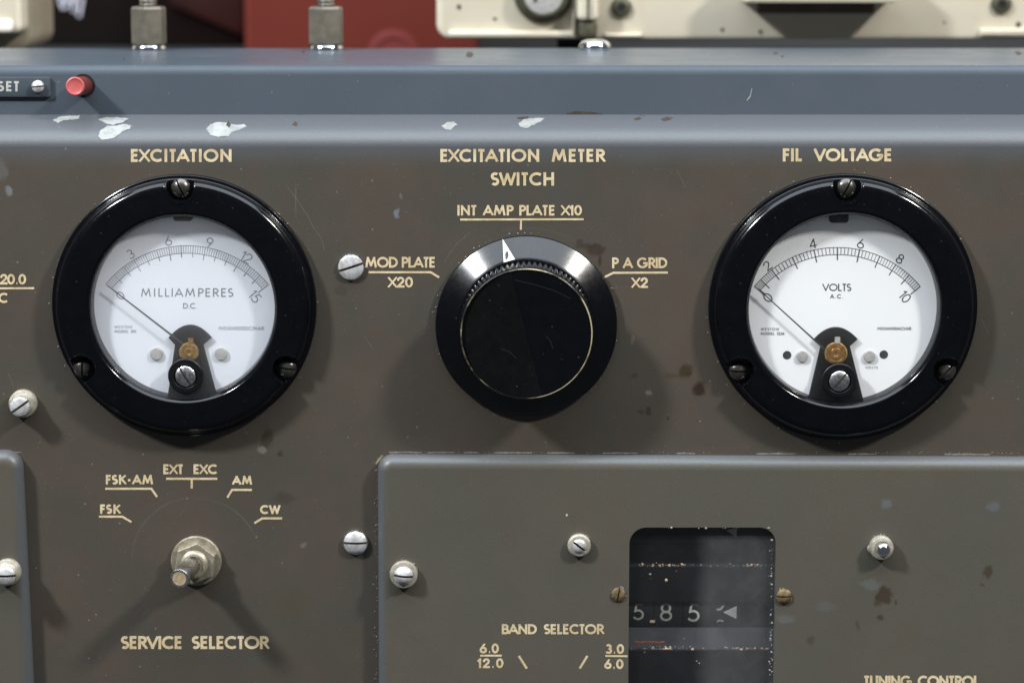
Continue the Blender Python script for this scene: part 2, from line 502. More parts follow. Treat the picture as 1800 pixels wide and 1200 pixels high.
def prism(mb, pts, y0, y1, bev=0.0):
    """pts: outline in x,z; solid from y0 (front) to y1 (back), optional bevelled front rim"""
    n = len(pts)
    area = sum(pts[i][0] * pts[(i + 1) % n][1] - pts[(i + 1) % n][0] * pts[i][1] for i in range(n))
    if area < 0:
        pts = pts[::-1]
    cx = sum(p[0] for p in pts) / n
    cz = sum(p[1] for p in pts) / n
    rings = []
    if bev:
        ins = []
        for i in range(n):
            p, q, r = Vector(pts[i - 1]), Vector(pts[i]), Vector(pts[(i + 1) % n])
            d1 = (q - p).normalized() if (q - p).length > 1e-9 else Vector((1, 0))
            d2 = (r - q).normalized() if (r - q).length > 1e-9 else d1
            nn = Vector((-(d1.y + d2.y), d1.x + d2.x))
            nn = nn.normalized() if nn.length > 1e-6 else Vector((-d1.y, d1.x))
            ins.append(q + nn * bev)
        rings = [[(q[0], y0, q[1]) for q in ins], [(p[0] * .7 + q[0] * .3, y0 + bev * .3, p[1] * .7 + q[1] * .3) for p, q in zip(pts, ins)],
                 [(p[0], y0 + bev, p[1]) for p in pts]]
    else:
        rings = [[(p[0], y0, p[1]) for p in pts]]
    rings.append([(p[0], y1, p[1]) for p in pts])
    vs = [v for r in rings for v in r]
    fs = [tuple(range(n))]
    for j in range(len(rings) - 1):
        for i in range(n):
            k = (i + 1) % n
            fs.append((j * n + i, (j + 1) * n + i, (j + 1) * n + k, j * n + k))
    fs.append(tuple(reversed([(len(rings) - 1) * n + i for i in range(n)])))
    return mb.add(vs, fs)


def rrect(x0, x1, z0, z1, r, seg=10):
    pts = []
    r = max(r, 1e-6)
    for cx, cz, a0 in ((x1 - r, z1 - r, 0), (x0 + r, z1 - r, 90), (x0 + r, z0 + r, 180), (x1 - r, z0 + r, 270)):
        for i in range(seg + 1):
            t = math.radians(a0 + 90 * i / seg)
            pts.append((cx + r * math.cos(t), cz + r * math.sin(t)))
    return pts


def fill_with_holes(mb, outer, holes, Y):
    """flat sheet facing the viewer at depth Y with holes cut through"""
    bm = bmesh.new()
    edges = []
    for loop in [outer] + holes:
        vs = [bm.verts.new((p[0], p[1], 0)) for p in loop]
        for i in range(len(vs)):
            edges.append(bm.edges.new((vs[i], vs[(i + 1) % len(vs)])))
    bmesh.ops.triangle_fill(bm, edges=edges, use_beauty=True, use_dissolve=False)
    bm.verts.index_update()
    vs = [(v.co.x, Y, v.co.y) for v in bm.verts]
    fs = []
    for f in bm.faces:
        idx = [v.index for v in f.verts]
        if f.normal.z < 0:
            idx.reverse()
        fs.append(tuple(idx))
    bm.free()
    return mb.add(vs, fs)


def tube_wall(mb, loop, y0, y1, inward=True):
    n = len(loop)
    vs = [(p[0], y0, p[1]) for p in loop] + [(p[0], y1, p[1]) for p in loop]
    fs = []
    for i in range(n):
        k = (i + 1) % n
        f = (i, k, n + k, n + i)
        fs.append(f if inward else tuple(reversed(f)))
    return mb.add(vs, fs)


def slotted_head(mb, mslot, c, r, dome, skirt, slotw, depth, ang, s, fr=FRONT, base=0.0, nu=9, nv=14):
    """round headed screw with a cut slot; slot floor goes into mslot"""
    a0, b0, n = fr
    ca, sa = math.cos(ang), math.sin(ang)
    a = a0 * ca + b0 * sa            # along the slot
    b = b0 * ca - a0 * sa            # across the slot

    def H(u, v):
        q = min(1.0, (u * u + v * v) / (r * r))
        return base + skirt + dome * (math.sqrt(max(0, 1 - 0.82 * q)) - math.sqrt(0.18)) / (1 - math.sqrt(0.18))

    for sg in (-1, 1):
        us = [sg * (slotw / 2 + (r - slotw / 2) * (1 - math.cos(i / nu * math.pi / 2))) for i in range(nu + 1)]
        us[-1] = sg * r * 0.9995
        vs, fs = [], []
        for u in us:
            m = math.sqrt(max(0, r * r - u * u))
            for j in range(nv + 1):
                v = m * math.sin((j / nv * 2 - 1) * math.pi / 2)
                vs.append(c + (a * v + b * u + n * H(u, v)) * s)
        for i in range(nu):
            for j in range(nv):
                k = i * (nv + 1) + j
                f = (k, k + 1, k + nv + 2, k + nv + 1)
                fs.append(f if sg < 0 else tuple(reversed(f)))
        # rim wall
        rim = [(us[i], -1) for i in range(nu + 1)] + [(us[i], 1) for i in range(nu, -1, -1)]
        k0 = len(vs)
        for (u, d) in rim:
            m = math.sqrt(max(0, r * r - u * u)) * d
            vs.append(c + (a * m + b * u + n * H(u, m)) * s)
            vs.append(c + (a * m + b * u + n * base) * s)
        for i in range(len(rim) - 1):
            q = k0 + 2 * i
            f = (q, q + 1, q + 3, q + 2)
            fs.append(f if sg < 0 else tuple(reversed(f)))
        # slot wall
        k0 = len(vs)
        u = us[0]
        m0 = math.sqrt(r * r - u * u)
        for j in range(nv + 1):
            v = m0 * math.sin((j / nv * 2 - 1) * math.pi / 2)
            vs.append(c + (a * v + b * u + n * H(u, v)) * s)
            vs.append(c + (a * v + b * u + n * (base + max(0.5, skirt + dome - depth) * 0.98)) * s)
        for j in range(nv):
            q = k0 + 2 * j
            f = (q, q + 1, q + 3, q + 2)
            fs.append(f if sg > 0 else tuple(reversed(f)))
        mb.add(vs, fs)
    hz = base + max(0.5, skirt + dome - depth)
    hw, m0 = slotw / 2, math.sqrt(r * r - slotw * slotw / 4)
    mslot.add([c + (a * x + b * y + n * z) * s for x, y, z in
               ((-m0, -hw, hz), (m0, -hw, hz), (m0, hw, hz), (-m0, hw, hz), (-m0, -hw, base), (m0, -hw, base), (m0, hw, base), (-m0, hw, base))],
              [(0, 1, 2, 3), (0, 3, 7, 4), (1, 5, 6, 2)])


def screw(parent, px, py, Y, r, ang, dome=6, skirt=4, base=0.0, slot=4.0, depth=7, m=None, collar=None, name='screw', label=None, shift=(0, 0), washer=None):
    """slotted screw on surface Y: part of its panel, with slot and collar as sub-parts.  px,py: its foot on the surface"""
    c = P(px, py, Y)
    s = S(c)
    c2 = c + Vector((shift[0], 0, shift[1])) * s
    mb, ms = MB(), MB()
    slotted_head(mb, ms, c2, r, dome, skirt, slot, depth, math.radians(ang), s, base=base)
    if base > 0.1:
        lathe(mb, c2, [(r * 0.62, 0.2), (r * 0.62, base)], s, 24, cap1=False)
    o = mb.build(name, m or ALU, parent, label=label)
    ms.build('slot', SLOT, o, smooth=False)
    if collar:
        mc = MB()
        lathe(mc, c, collar, s, 40)
        mc.build('collar', COLLAR, o)
    if washer:
        mc = MB()
        lathe(mc, c, washer, s, 40)
        mc.build('washer', NICKEL, o)
    return o


# ------------------------------------------------------------------ lettering: own geometric capitals drawn as strokes
def arc(cx, cy, r, a0, a1, n=None, ry=None):
    n = n or max(4, int(abs(a1 - a0) / 12))
    ry = ry or r
    return [(cx + r * math.cos(math.radians(a0 + (a1 - a0) * i / n)), cy + ry * math.sin(math.radians(a0 + (a1 - a0) * i / n))) for i in range(n + 1)]


G = {
    'A': (.84, [[(0, 0), (.42, 1), (.84, 0)], [(.14, .29), (.70, .29)]]),
    'B': (.52, [[(0, 0), (0, 1)], [(0, 1), (.24, 1)] + arc(.24, .765, .235, 90, -90)[1:] + [(0, .53)], [(.02, .53), (.27, .53)] + arc(.265, .265, .265, 90, -90)[1:] + [(0, 0)]]),
    'C': (.78, [arc(.48, .5, .48, 48, 312, ry=.5)]),
    'D': (.70, [[(0, 0), (0, 1)], [(0, 1), (.22, 1)] + arc(.22, .5, .48, 90, -90, ry=.5)[1:] + [(0, 0)]]),
    'E': (.44, [[(.44, 1), (0, 1), (0, 0), (.44, 0)], [(0.02, .52), (.40, .52)]]),
    'F': (.42, [[(.42, 1), (0, 1), (0, 0)], [(0.02, .52), (.38, .52)]]),
    'G': (.96, [arc(.48, .5, .48, 45, 352, ry=.5) + [(.93, .46), (.55, .46)]]),
    'H': (.62, [[(0, 0), (0, 1)], [(.62, 0), (.62, 1)], [(.02, .52), (.60, .52)]]),
    'I': (.0, [[(0, 0), (0, 1)]]),
    'K': (.58, [[(0, 0), (0, 1)], [(.52, 1), (.04, .50)], [(.16, .60), (.58, 0)]]),
    'L': (.40, [[(0, 1), (0, 0), (.40, 0)]]),
    'M': (.96, [[(0, 0), (.16, 1), (.48, .16), (.80, 1), (.96, 0)]]),
    'N': (.68, [[(0, 0), (0, 1), (.68, 0), (.68, 1)]]),
    'O': (.98, [arc(.49, .5, .49, 90, 449, 36, ry=.5)]),
    'P': (.48, [[(0, 0), (0, 1)], [(0, 1), (.22, 1)] + arc(.22, .735, .265, 90, -90)[1:] + [(0, .47)]]),
    'R': (.52, [[(0, 0), (0, 1)], [(0, 1), (.23, 1)] + arc(.23, .745, .255, 90, -90)[1:] + [(0, .49)], [(.22, .48), (.52, 0)]]),
    'S': (.48, [arc(.25, .755, .22, 40, 270, ry=.245)[:-1] + [(.25, .51)] + arc(.24, .255, .24, 90, -140, ry=.255)[1:]]),
    'T': (.50, [[(0, 1), (.50, 1)], [(.25, .98), (.25, 0)]]),
    'U': (.60, [[(0, 1), (0, .30)] + arc(.30, .30, .30, 180, 360)[1:] + [(.60, 1)]]),
    'V': (.76, [[(0, 1), (.38, 0), (.76, 1)]]),
    'W': (1.12, [[(0, 1), (.28, 0), (.56, .92), (.84, 0), (1.12, 1)]]),
    'X': (.66, [[(0, 0), (.66, 1)], [(0, 1), (.66, 0)]]),
    'Y': (.66, [[(0, 1), (.33, .45), (.66, 1)], [(.33, .45), (.33, 0)]]),
    '0': (.56, [arc(.28, .5, .28, 90, 449, 28, ry=.5)]),
    '1': (.18, [[(0, .80), (.18, 1), (.18, 0)]]),
    '2': (.52, [arc(.26, .72, .25, 170, -35, ry=.28) + [(0, 0), (.54, 0)]]),
    '3': (.50, [arc(.24, .75, .21, 150, -90, ry=.25) , arc(.24, .26, .26, 90, -155)]),
    '4': (.58, [[(.42, 0), (.42, 1), (0, .26), (.58, .26)]]),
    '5': (.50, [[(.46, 1), (.14, 1), (.06, .56)] + arc(.22, .30, .28, 125, -140, ry=.30)]),
    '6': (.56, [arc(.28, .29, .28, 120, 480, 26, ry=.29), [(.36, 1), (.05, .44)]]),
    '8': (.52, [arc(.26, .75, .215, 90, 449, 22, ry=.25), arc(.26, .26, .26, 90, 449, 24)]),
    '9': (.56, [arc(.28, .71, .28, 120, 480, 26, ry=.29), [(.20, 0), (.51, .56)]]),
    '.': (.05, [[(0, 0.02), (0.10, 0.02)]]),
    '-': (.30, [[(0, .42), (.30, .42)]]),
    '/': (.40, [[(0, -.1), (.40, 1.1)]]),
}


def stroke_poly(pts, w):
    """outline quads for a polyline of width w (2-D)"""
    closed = len(pts) > 3 and (Vector(pts[0]) - Vector(pts[-1])).length < 0.12 * w + 1e-6 and len(pts) > 14
    p = [Vector(q) for q in pts]
    if closed:
        p = p[:-1] if (p[0] - p[-1]).length < 1e-4 * w + 1e-9 else p
    n = len(p)
    L, R = [], []
    for i in range(n):
        if closed:
            a, b, c = p[i - 1], p[i], p[(i + 1) % n]
        else:
            a, b, c = p[max(0, i - 1)], p[i], p[min(n - 1, i + 1)]
        d1 = (b - a) if (b - a).length > 1e-9 else (c - b)
        d2 = (c - b) if (c - b).length > 1e-9 else (b - a)
        d1, d2 = d1.normalized(), d2.normalized()
        n1, n2 = Vector((-d1.y, d1.x)), Vector((-d2.y, d2.x))
        m = n1 + n2
        if m.length < 0.35:
            m = Vector((0, 0))
        if m.length > 0:
            m.normalize()
            k = min(1.55, 1 / max(0.3, m.dot(n1)))
            L.append(b + m * (w / 2 * k))
            R.append(b - m * (w / 2 * k))
        else:
            L.append(b + n1 * w / 2)
            R.append(b - n1 * w / 2)
    vs = L + R
    fs = []
    for i in range(n if closed else n - 1):
        k = (i + 1) % n
        fs.append((i, n + i, n + k, k))
    return vs, fs


def split_sharp(pts):
    out, cur = [], [pts[0]]
    for i in range(1, len(pts)):
        cur.append(pts[i])
        if i < len(pts) - 1:
            a = Vector(pts[i]) - Vector(pts[i - 1])
            b = Vector(pts[i + 1]) - Vector(pts[i])
            if a.length > 1e-9 and b.length > 1e-9 and a.angle(b) > math.radians(100):
                out.append(cur)
                cur = [pts[i]]
    out.append(cur)
    return out




class Ink:
    """strokes measured on the photo, laid on the surface at depth Y (or Yfun(point))"""

    def __init__(self, Y, lift=0.00006, yfun=None):
        self.mb, self.Y, self.lift, self.k, self.yfun = MB(), Y, lift, 0, yfun

    def poly(self, vs, fs):
        off = self.lift + (self.k % 40) * 0.0000025
        self.k += 1
        out = []
        for q in vs:
            y = self.Y
            p = P(q[0], q[1], y)
            if self.yfun:
                y = self.yfun(p.z)
                p = P(q[0], q[1], y)
                y = self.yfun(p.z)
            out.append(P(q[0], q[1], y - off))
        self.mb.add(out, fs)

    def line(self, pts, w):
        vs, fs = stroke_poly([(x, -y) for x, y in pts], w)
        self.poly([(v[0], -v[1]) for v in vs], fs)

    def text(self, s, x0, x1, yt, yb, w, gap=2.2, sx=1.2, rot=0.0, slant=0.0):
        """fit s into the box x0..x1, yt..yb of the photo; spare width goes between letters"""
        h = yb - yt
        hh = h - w                      # centre-line height
        W = x1 - x0 - w
        ws = [G[c][0] * hh * sx if c != ' ' else 0 for c in s]
        wt = []
        lb = dict.fromkeys('COGQ069', .72) | dict.fromkeys('AVWXY47T', .38) | dict.fromkeys('SJ1235', .62)
        rb = dict.fromkeys('COGQD069', .72) | dict.fromkeys('AVWXY47TLKFP', .38) | dict.fromkeys('SEBRJ2358', .62)
        for i in range(len(s) - 1):
            if s[i] == ' ' or s[i + 1] == ' ':
                wt.append(gap / 2)
            else:
                wt.append((rb.get(s[i], 1.0) + lb.get(s[i + 1], 1.0)) / 2)
        tot = sum(ws)
        sp = (W - tot) / sum(wt) if wt else 0
        fx = sx
        if sp < 0.18 * hh + 0.55 * w and wt:
            sp = 0.18 * hh + 0.55 * w
            fx = sx * (W - sp * sum(wt)) / tot
            ws = [q * fx / sx for q in ws]
        x = x0 + w / 2
        cx, cy = (x0 + x1) / 2, (yt + yb) / 2
        for i, c in enumerate(s):
            if c != ' ':
                for pl in G[c][1]:
                    pts = [(x + q[0] * hh * fx + slant * q[1] * hh, -(yb - w / 2 - q[1] * hh)) for q in pl]
                    segs = split_sharp(pts)
                    allv, allf = [], []
                    for q in segs:
                        if len(segs) > 1:
                            d0 = (Vector(q[0]) - Vector(q[1])).normalized() * w * .45
                            d1 = (Vector(q[-1]) - Vector(q[-2])).normalized() * w * .45
                            q = [tuple(Vector(q[0]) + d0)] + list(q[1:-1]) + [tuple(Vector(q[-1]) + d1)]
                        q = list(q)
                        if len(segs) == 1:
                            for e, nb in ((0, 1), (-1, -2)):
                                gy_ = pl[e][1]
                                dd_ = Vector(q[e]) - Vector(q[nb])
                                if (gy_ < .02 or gy_ > .98) and dd_.length > 1e-9 and abs(dd_.y) > .5 * dd_.length:
                                    q[e] = tuple(Vector(q[e]) + dd_.normalized() * w * .6)
                        vs, fs = stroke_poly(q, w)
                        allv.append(vs)
                        allf.append(fs)
                    for vs, fs in zip(allv, allf):
                      ov = []
                      for v in vs:
                        vx, vy = v[0], min(yb, max(yt, -v[1])) if c != '/' else -v[1]
                        if rot:
                            dx, dy = vx - cx, vy - cy
                            vx = cx + dx * math.cos(rot) - dy * math.sin(rot)
                            vy = cy + dx * math.sin(rot) + dy * math.cos(rot)
                        ov.append((vx, vy))
                      self.poly(ov, fs)
            if i < len(s) - 1:
                x += ws[i] + sp * wt[i]

    def build(self, name, m, parent, label=None):
        return self.mb.build(name, m, parent, smooth=False, label=label)


def legend(parent, Y, texts=(), lines=(), w=4.2, m=None, label=None, name='legend'):
    k = Ink(Y)
    for t in texts:
        k.text(*t[:5], t[5] if len(t) > 5 else w, **(t[6] if len(t) > 6 else {}))
    for l in lines:
        k.line(l, w)
    return k.build(name, m or INK, parent, label)


def grit(mb, c, r, fr=FRONT, flat=0.6):
    a, b, n = fr
    t = rng.random() * 6.28
    vs = []
    for i in range(5):
        q = t + i * 1.2566
        rr = r * rng.uniform(.6, 1.25)
        vs.append(c + (a * math.cos(q) + b * math.sin(q)) * rr)
    vs.append(c + n * r * flat * rng.uniform(.7, 1.3))
    mb.add(vs, [(i, (i + 1) % 5, 5) for i in range(5)])


# ------------------------------------------------------------------ control panel (front sheet with rolled top edge)
XL, XR = -0.27, 0.27
ZT = P(900, 201.5, FASY).z            # top of the ledge where it meets the fascia
RF = 0.0095
Z1 = ZT - RF
ZB = P(900, 1420, 0).z
MET = [(325.0, 537.0), (1480.5, 540.0)]
OPN = [164.5, 171.0]    # bezel centres on the panel sheet
panel = thing('control_panel', (0, 0, 0), 'worn brown grey instrument panel with cream lettering, holding the two round meters', 'control panel')
mb = MB()
holes = []
for (px, py) in MET:
    c = P(px, py)
    r = 190 * S(c)
    holes.append([(c.x + r * math.cos(t * math.pi / 48), c.z + r * math.sin(t * math.pi / 48)) for t in range(96)])
wA, wB = P(1095, 915), P(1372, 1330)
holes.append(rrect(wA.x, wB.x, wB.z, wA.z, 0.004, 6))
cs = P(345, 987)
holes.append([(cs.x + 0.004 * math.cos(t * math.pi / 8), cs.z + 0.004 * math.sin(t * math.pi / 8)) for t in range(16)])
fill_with_holes(mb, [(XL, ZB), (XR, ZB), (XR, Z1), (XL, Z1)], holes, 0.0)
RY = FASY - 0.001
prof = [(RY - RY * math.cos(t), Z1 + RF * math.sin(t)) for t in [math.pi / 2 * i / 26 for i in range(27)]] + [(FASY + 0.004, ZT)]
nx = 40
vs, fs = [], []
for i in range(nx + 1):
    x = XL + (XR - XL) * i / nx
    vs += [(x, y, z) for y, z in prof]
n = len(prof)
for i in range(nx):
    for j in range(n - 1):
        fs.append((i * n + j, (i + 1) * n + j, (i + 1) * n + j + 1, i * n + j + 1))
mb.add(vs, fs)
# sheet back and ends, so that it is a box and not a card
box(mb, (XL, 0.0025, ZB), (XL + 0.002, 0.10, ZT - 0.011))
box(mb, (XR - 0.002, 0.0025, ZB), (XR, 0.10, ZT - 0.011))
sheet = mb.build('front_sheet', PANEL, panel, angle=25)
bv = BVHTree.FromPolygons([tuple(v) for v in mb.v], mb.f)


def chip(name, outline, m, lift=0.00008, jit=1.2, parent=None, tree=None):
    """a flake shape lying on the sheet it has come off, following its curve"""
    bm = bmesh.new()
    pts = []
    k = len(outline)
    for i in range(k):
        a, b = outline[i], outline[(i + 1) % k]
        d = math.hypot(b[0] - a[0], b[1] - a[1])
        m_ = max(1, int(d / 3))
        for j in range(m_):
            t = j / m_
            pts.append((a[0] + (b[0] - a[0]) * t + rng.uniform(-jit, jit), a[1] + (b[1] - a[1]) * t + rng.uniform(-jit, jit) * .6))
    vs = [bm.verts.new((p[0], -p[1], 0)) for p in pts]
    es = [bm.edges.new((vs[i], vs[(i + 1) % len(vs)])) for i in range(len(vs))]
    bmesh.ops.triangle_fill(bm, edges=es, use_beauty=True)
    bmesh.ops.subdivide_edges(bm, edges=bm.edges[:], cuts=2, use_grid_fill=True)
    bm.verts.index_update()
    out, fs = [], []
    ok = True
    for v in bm.verts:
        d = ray(v.co.x, -v.co.y).normalized()
        loc, nor, _, _ = (tree or bv).ray_cast(CAM, d)
        if loc is None:
            ok = False
            break
        if nor.dot(d) > 0:
            nor = -nor
        out.append(loc + nor * lift)
    if ok:
        for f in bm.faces:
            fs.append(tuple(v.index for v in f.verts))
        mb_ = MB().add(out, fs)
        mb_.build(name, m, parent)
    bm.free()


def flake(outline, m, big=1.10, grow=2.0):
    cx_ = sum(p[0] for p in outline) / len(outline)
    cy_ = sum(p[1] for p in outline) / len(outline)
    rim = []
    for x_, y_ in outline:
        d_ = max(1, math.hypot(x_ - cx_, y_ - cy_))
        rim.append((x_ + (x_ - cx_) / d_ * grow, max(203.5, y_ + (y_ - cy_) / d_ * grow * .5)))
    chip('chip_edge', rim, CHIPE, lift=.00004, jit=1.0, parent=sheet)
    chip('paint_chip', outline, m, lift=.0001, parent=sheet)


flake([(93, 212), (104, 206), (122, 204), (141, 204), (138, 210), (128, 211), (112, 212), (103, 217)], CHIP)
flake([(172, 210), (186, 207), (212, 207), (227, 209), (214, 216), (200, 220), (188, 218)], CHIP)
flake([(173, 240), (178, 229), (190, 222), (203, 222), (216, 218), (231, 221), (228, 227), (214, 232), (203, 242), (188, 246), (178, 246)], CHIP)
flake([(363, 228), (370, 219), (383, 215), (399, 217), (412, 220), (428, 219), (433, 223), (420, 229), (408, 233), (401, 240), (384, 241), (370, 238)], CHIP)
flake([(777, 222), (786, 216), (797, 214), (803, 220), (797, 224), (792, 229), (782, 228)], CHIPG)
flake([(911, 218), (922, 210), (940, 208), (957, 208), (950, 215), (938, 220), (927, 226), (914, 224)], CHIPG)
chip('paint_chip', [(397, 221), (402, 213), (406, 221), (402, 225)], CHIPD, lift=0.00014, jit=.8, parent=sheet)
chip('paint_chip', [(513, 219), (519, 214), (524, 217), (520, 223)], CHIPD, jit=.8, parent=sheet)
chip('paint_chip', [(908, 207), (930, 205), (926, 209), (912, 210)], CHIPD, lift=0.00014, jit=.6, parent=sheet)
chip('paint_chip', [(1113, 209), (1124, 206), (1128, 209), (1118, 212)], CHIPD, jit=.6, parent=sheet)
chip('paint_chip', [(1161, 210), (1170, 206), (1184, 207), (1178, 211), (1166, 213)], CHIPD, jit=.8, parent=sheet)

# legends printed on the panel
legend(panel, 0, [('EXCITATION', 230, 407, 262, 285, 4.9)], label='cream lettering reading EXCITATION above the milliampere meter')
legend(panel, 0, [('EXCITATION METER', 774, 1064, 262, 285, 4.9, dict(gap=3.0)), ('SWITCH', 862, 974, 303, 326.5, 4.9)], label='cream lettering reading EXCITATION METER SWITCH')
legend(panel, 0, [('FIL VOLTAGE', 1376, 1569, 261, 284, 5.0, dict(gap=3.0))], label='cream lettering reading FIL VOLTAGE above the voltmeter')
legend(panel, 0, [('INT AMP PLATE X10', 804, 1023, 360.5, 379, 3.85)], [[(809, 386), (1026, 385.5)], [(916, 386.5), (915.5, 404)]], 3.5, label='cream lettering reading INT AMP PLATE X10 over a tick')
legend(panel, 0, [('MOD PLATE', 642, 766, 451.5, 470.5, 3.85), ('X20', 682, 726, 486.5, 505.5, 3.85)], [[(648, 478.5), (757, 478.5), (772, 487.5)]], 3.8, label='cream lettering reading MOD PLATE X20')
legend(panel, 0, [('P A GRID', 1076, 1173, 452.5, 471.5, 3.85), ('X2', 1110, 1139, 487.5, 506, 3.85)], [[(1174, 479), (1078, 479.5), (1063, 487)]], 3.8, label='cream lettering reading P A GRID X2')
legend(panel, 0, [('FSK-AM', 186, 269, 834, 851, 3.85)], [[(185, 858.5), (266, 858.5), (276, 872.5)]], 3.8, label='cream lettering reading FSK-AM with a bent line')
legend(panel, 0, [('EXT EXC', 287, 382, 815.5, 833, 3.85, dict(gap=3.0))], [[(292, 841), (382, 841)], [(337, 841.5), (337, 858)]], 3.8, label='cream lettering reading EXT EXC over a tick')
legend(panel, 0, [('AM', 408, 443, 835.5, 851.5, 3.85)], [[(443, 860.5), (408, 860.5), (399.5, 874)]], 3.8, label='cream lettering reading AM with a bent line')
legend(panel, 0, [('FSK', 176, 212, 886, 902.5, 3.85)], [[(174, 907.5), (215, 907.5), (231, 917)]], 3.6, label='cream lettering reading FSK with a bent line')
legend(panel, 0, [('CW', 457, 493, 887, 903, 3.85)], [[(496, 910.5), (461, 910.5), (447, 919)]], 3.8, label='cream lettering reading CW with a bent line')
legend(panel, 0, [('SERVICE SELECTOR', 212, 473, 1117, 1140, 4.9, dict(gap=3.0))], label='cream lettering reading SERVICE SELECTOR')
legend(panel, 0, [('20.0', 0, 46, 481.5, 500, 3.85), ('MC', -26, 14, 514.5, 532.5, 3.85)], [[(-60, 507), (60, 506.5)]], 3.4, label='cream lettering reading 20.0 over MC, cut by the picture edge')

SCR = mat('scratched paint', (0.12, 0.11, 0.10), None, 60, 0.5)
for pts in ([(505, 328), (523, 352), (541, 380), (553, 404)], [(556, 405), (566, 422), (570, 440)], [(14, 655), (20, 668), (24, 680)], [(826, 408), (800, 432), (780, 462)],
            [(640, 590), (655, 612)], [(1190, 300), (1200, 318), (1204, 330)], [(250, 1080), (262, 1070)], [(1725, 560), (1738, 590)]):
    hl = Ink(0, 0.00003)
    hl.line(pts, 0.7)
    hl.build('scratch', SCR, sheet)
TANC = mat('tan old paint', (0.27, 0.22, 0.14), (0.16, 0.135, 0.10), 500, 0.7)
PALC = mat('pale joint residue', (0.24, 0.23, 0.21), (0.12, 0.115, 0.105), 300, 0.8)
chip('old_paint', [(659, 814), (664, 806), (671, 799), (674, 801), (669, 808), (662, 816)], TANC, jit=.6, parent=sheet)
for x0, x1 in ((684, 742), (752, 800), (815, 842), (868, 935), (962, 1010), (1060, 1120), (1190, 1222), (1330, 1400), (1490, 1540), (1660, 1740), (2, 38)):
    y_ = 794.2 + max(0, x0 - 664) * 0.0038
    chip('joint_residue', [(x0, y_ - .6), ((x0 + x1) / 2, y_ - 1.2), (x1, y_ - .4), (x1, y_ + 1.2), (x0, y_ + 1.4)], PALC, jit=.5, parent=sheet)
# screws in the sheet
screw(panel, 42, 707.5, 0, 17, 35, 3.5, 10, base=30, slot=4.2, depth=5, label='bright slotted screw standing in a cream collar by the left panel corner',
      collar=[(24, 0), (24.5, 2), (24.5, 12), (23, 15), (19.5, 16), (19.5, 20), (20, 21), (19, 24), (18, 26), (13, 27)])
screw(panel, 617, 469, 0, 22, 18, 3.2, 6, slot=4.6, depth=5, label='flat slotted screw left of the MOD PLATE lettering', washer=[(24, 0), (24, 1.5), (20, 2)])
screw(panel, 625, 952, 0, 20.5, 0, 6, 7, slot=4.6, depth=6, label='domed slotted screw beside the tuning cover plate', washer=[(22.5, 0), (22.5, 3), (19, 4)])

# grit and dust lodged round the meters and along joints
md = MB()
for (px, py) in MET + [(925, 572)]:
    R0 = (233 if px < 900 else 237.5) if px != 925 else 161
    c = P(px, py)
    s = S(c)
    for i in range(46):
        t = rng.uniform(0, 2 * math.pi)
        r = R0 + abs(rng.gauss(1.5, 2.5))
        grit(md, c + Vector((math.cos(t) * r * s, -0.0001, math.sin(t) * r * s)), rng.choice((.5, .7, .9, 1.2, 1.6)) * s)
for i in range(70):
    q = P(664 - abs(rng.gauss(0, 3)), rng.uniform(805, 1200), -0.0001)
    grit(md, q, rng.choice((.6, .8, 1.1, 1.6)) * 0.0002)
for i in range(120):
    q = P(rng.uniform(672, 1800), 796 + rng.gauss(0, 1.0), -0.0001)
    grit(md, q, rng.choice((.6, .8, 1.0)) * 0.0002)
dust = md.build('dust', GRIT, panel, smooth=False)
dust['kind'] = 'stuff'


# ------------------------------------------------------------------ raised cover plates
def plate(name, label, x0, x1, ytop, ybot, rcor, hole=None, tilt=0.0, m=None, pyo=0):
    """raised sheet-metal cover with rounded rim; edges given on the panel sheet"""
    root = thing(name, P((x0 + x1) / 2 if -200 < x0 and x1 < 2000 else 900, ybot - 300, 0), label, 'cover plate')
    a, b = P(x0, ytop), P(x1, ybot)
    th, R = -SUBY, 0.0042
    mb = MB()
    rings = [(0.0, 0.0002), (0.0, th - R)] + [(R - R * math.cos(t), th - R + R * math.sin(t)) for t in [math.pi / 2 * i / 12 for i in range(1, 13)]]
    piv = Vector((a.x, 0, a.z))
    ct, st = math.cos(tilt), math.sin(tilt)

    def tl(p):
        dx, dz = p[0] - piv.x, p[1] - piv.z
        return (piv.x + dx * ct + dz * st, piv.z - dx * st + dz * ct)
    loops = [[tl(p) for p in rrect(a.x + d, b.x - d, b.z + d, a.z - d, rcor - d, 12)] for d, h in rings]
    n = len(loops[0])
    vs = [(p[0], -h, p[1]) for lp, (d, h) in zip(loops, rings) for p in lp]
    fs = []
    for j in range(len(rings) - 1):
        for i in range(n):
            k = (i + 1) % n
            fs.append((j * n + i, j * n + k, (j + 1) * n + k, (j + 1) * n + i))
    mb.add(vs, fs)
    fill_with_holes(mb, loops[-1], [hole] if hole else [], -th)
    if hole:
        tube_wall(mb, hole, -th, -th + 0.0022)
        # rolled inner lip
    return root, mb.build('plate', m or SUBP, root, angle=25)


hA, hB = P(1106.5, 926.5, SUBY), P(1357.5, 1330, SUBY)
hole = rrect(hA.x, hB.x, hB.z, hA.z, 30 * 0.0002, 12)
tun, tplate = plate('tuning_cover', 'large grey green cover plate with a counter window, lower right of the panel', 664.5, 2300, 797, 1420, 0.0054, hole, math.radians(0.22))
lef, lplate = plate('side_cover', 'grey cover plate with rounded corner at the lower left edge of the panel', -500, 61, 797, 1420, 0.0062, None, -math.radians(0.9))

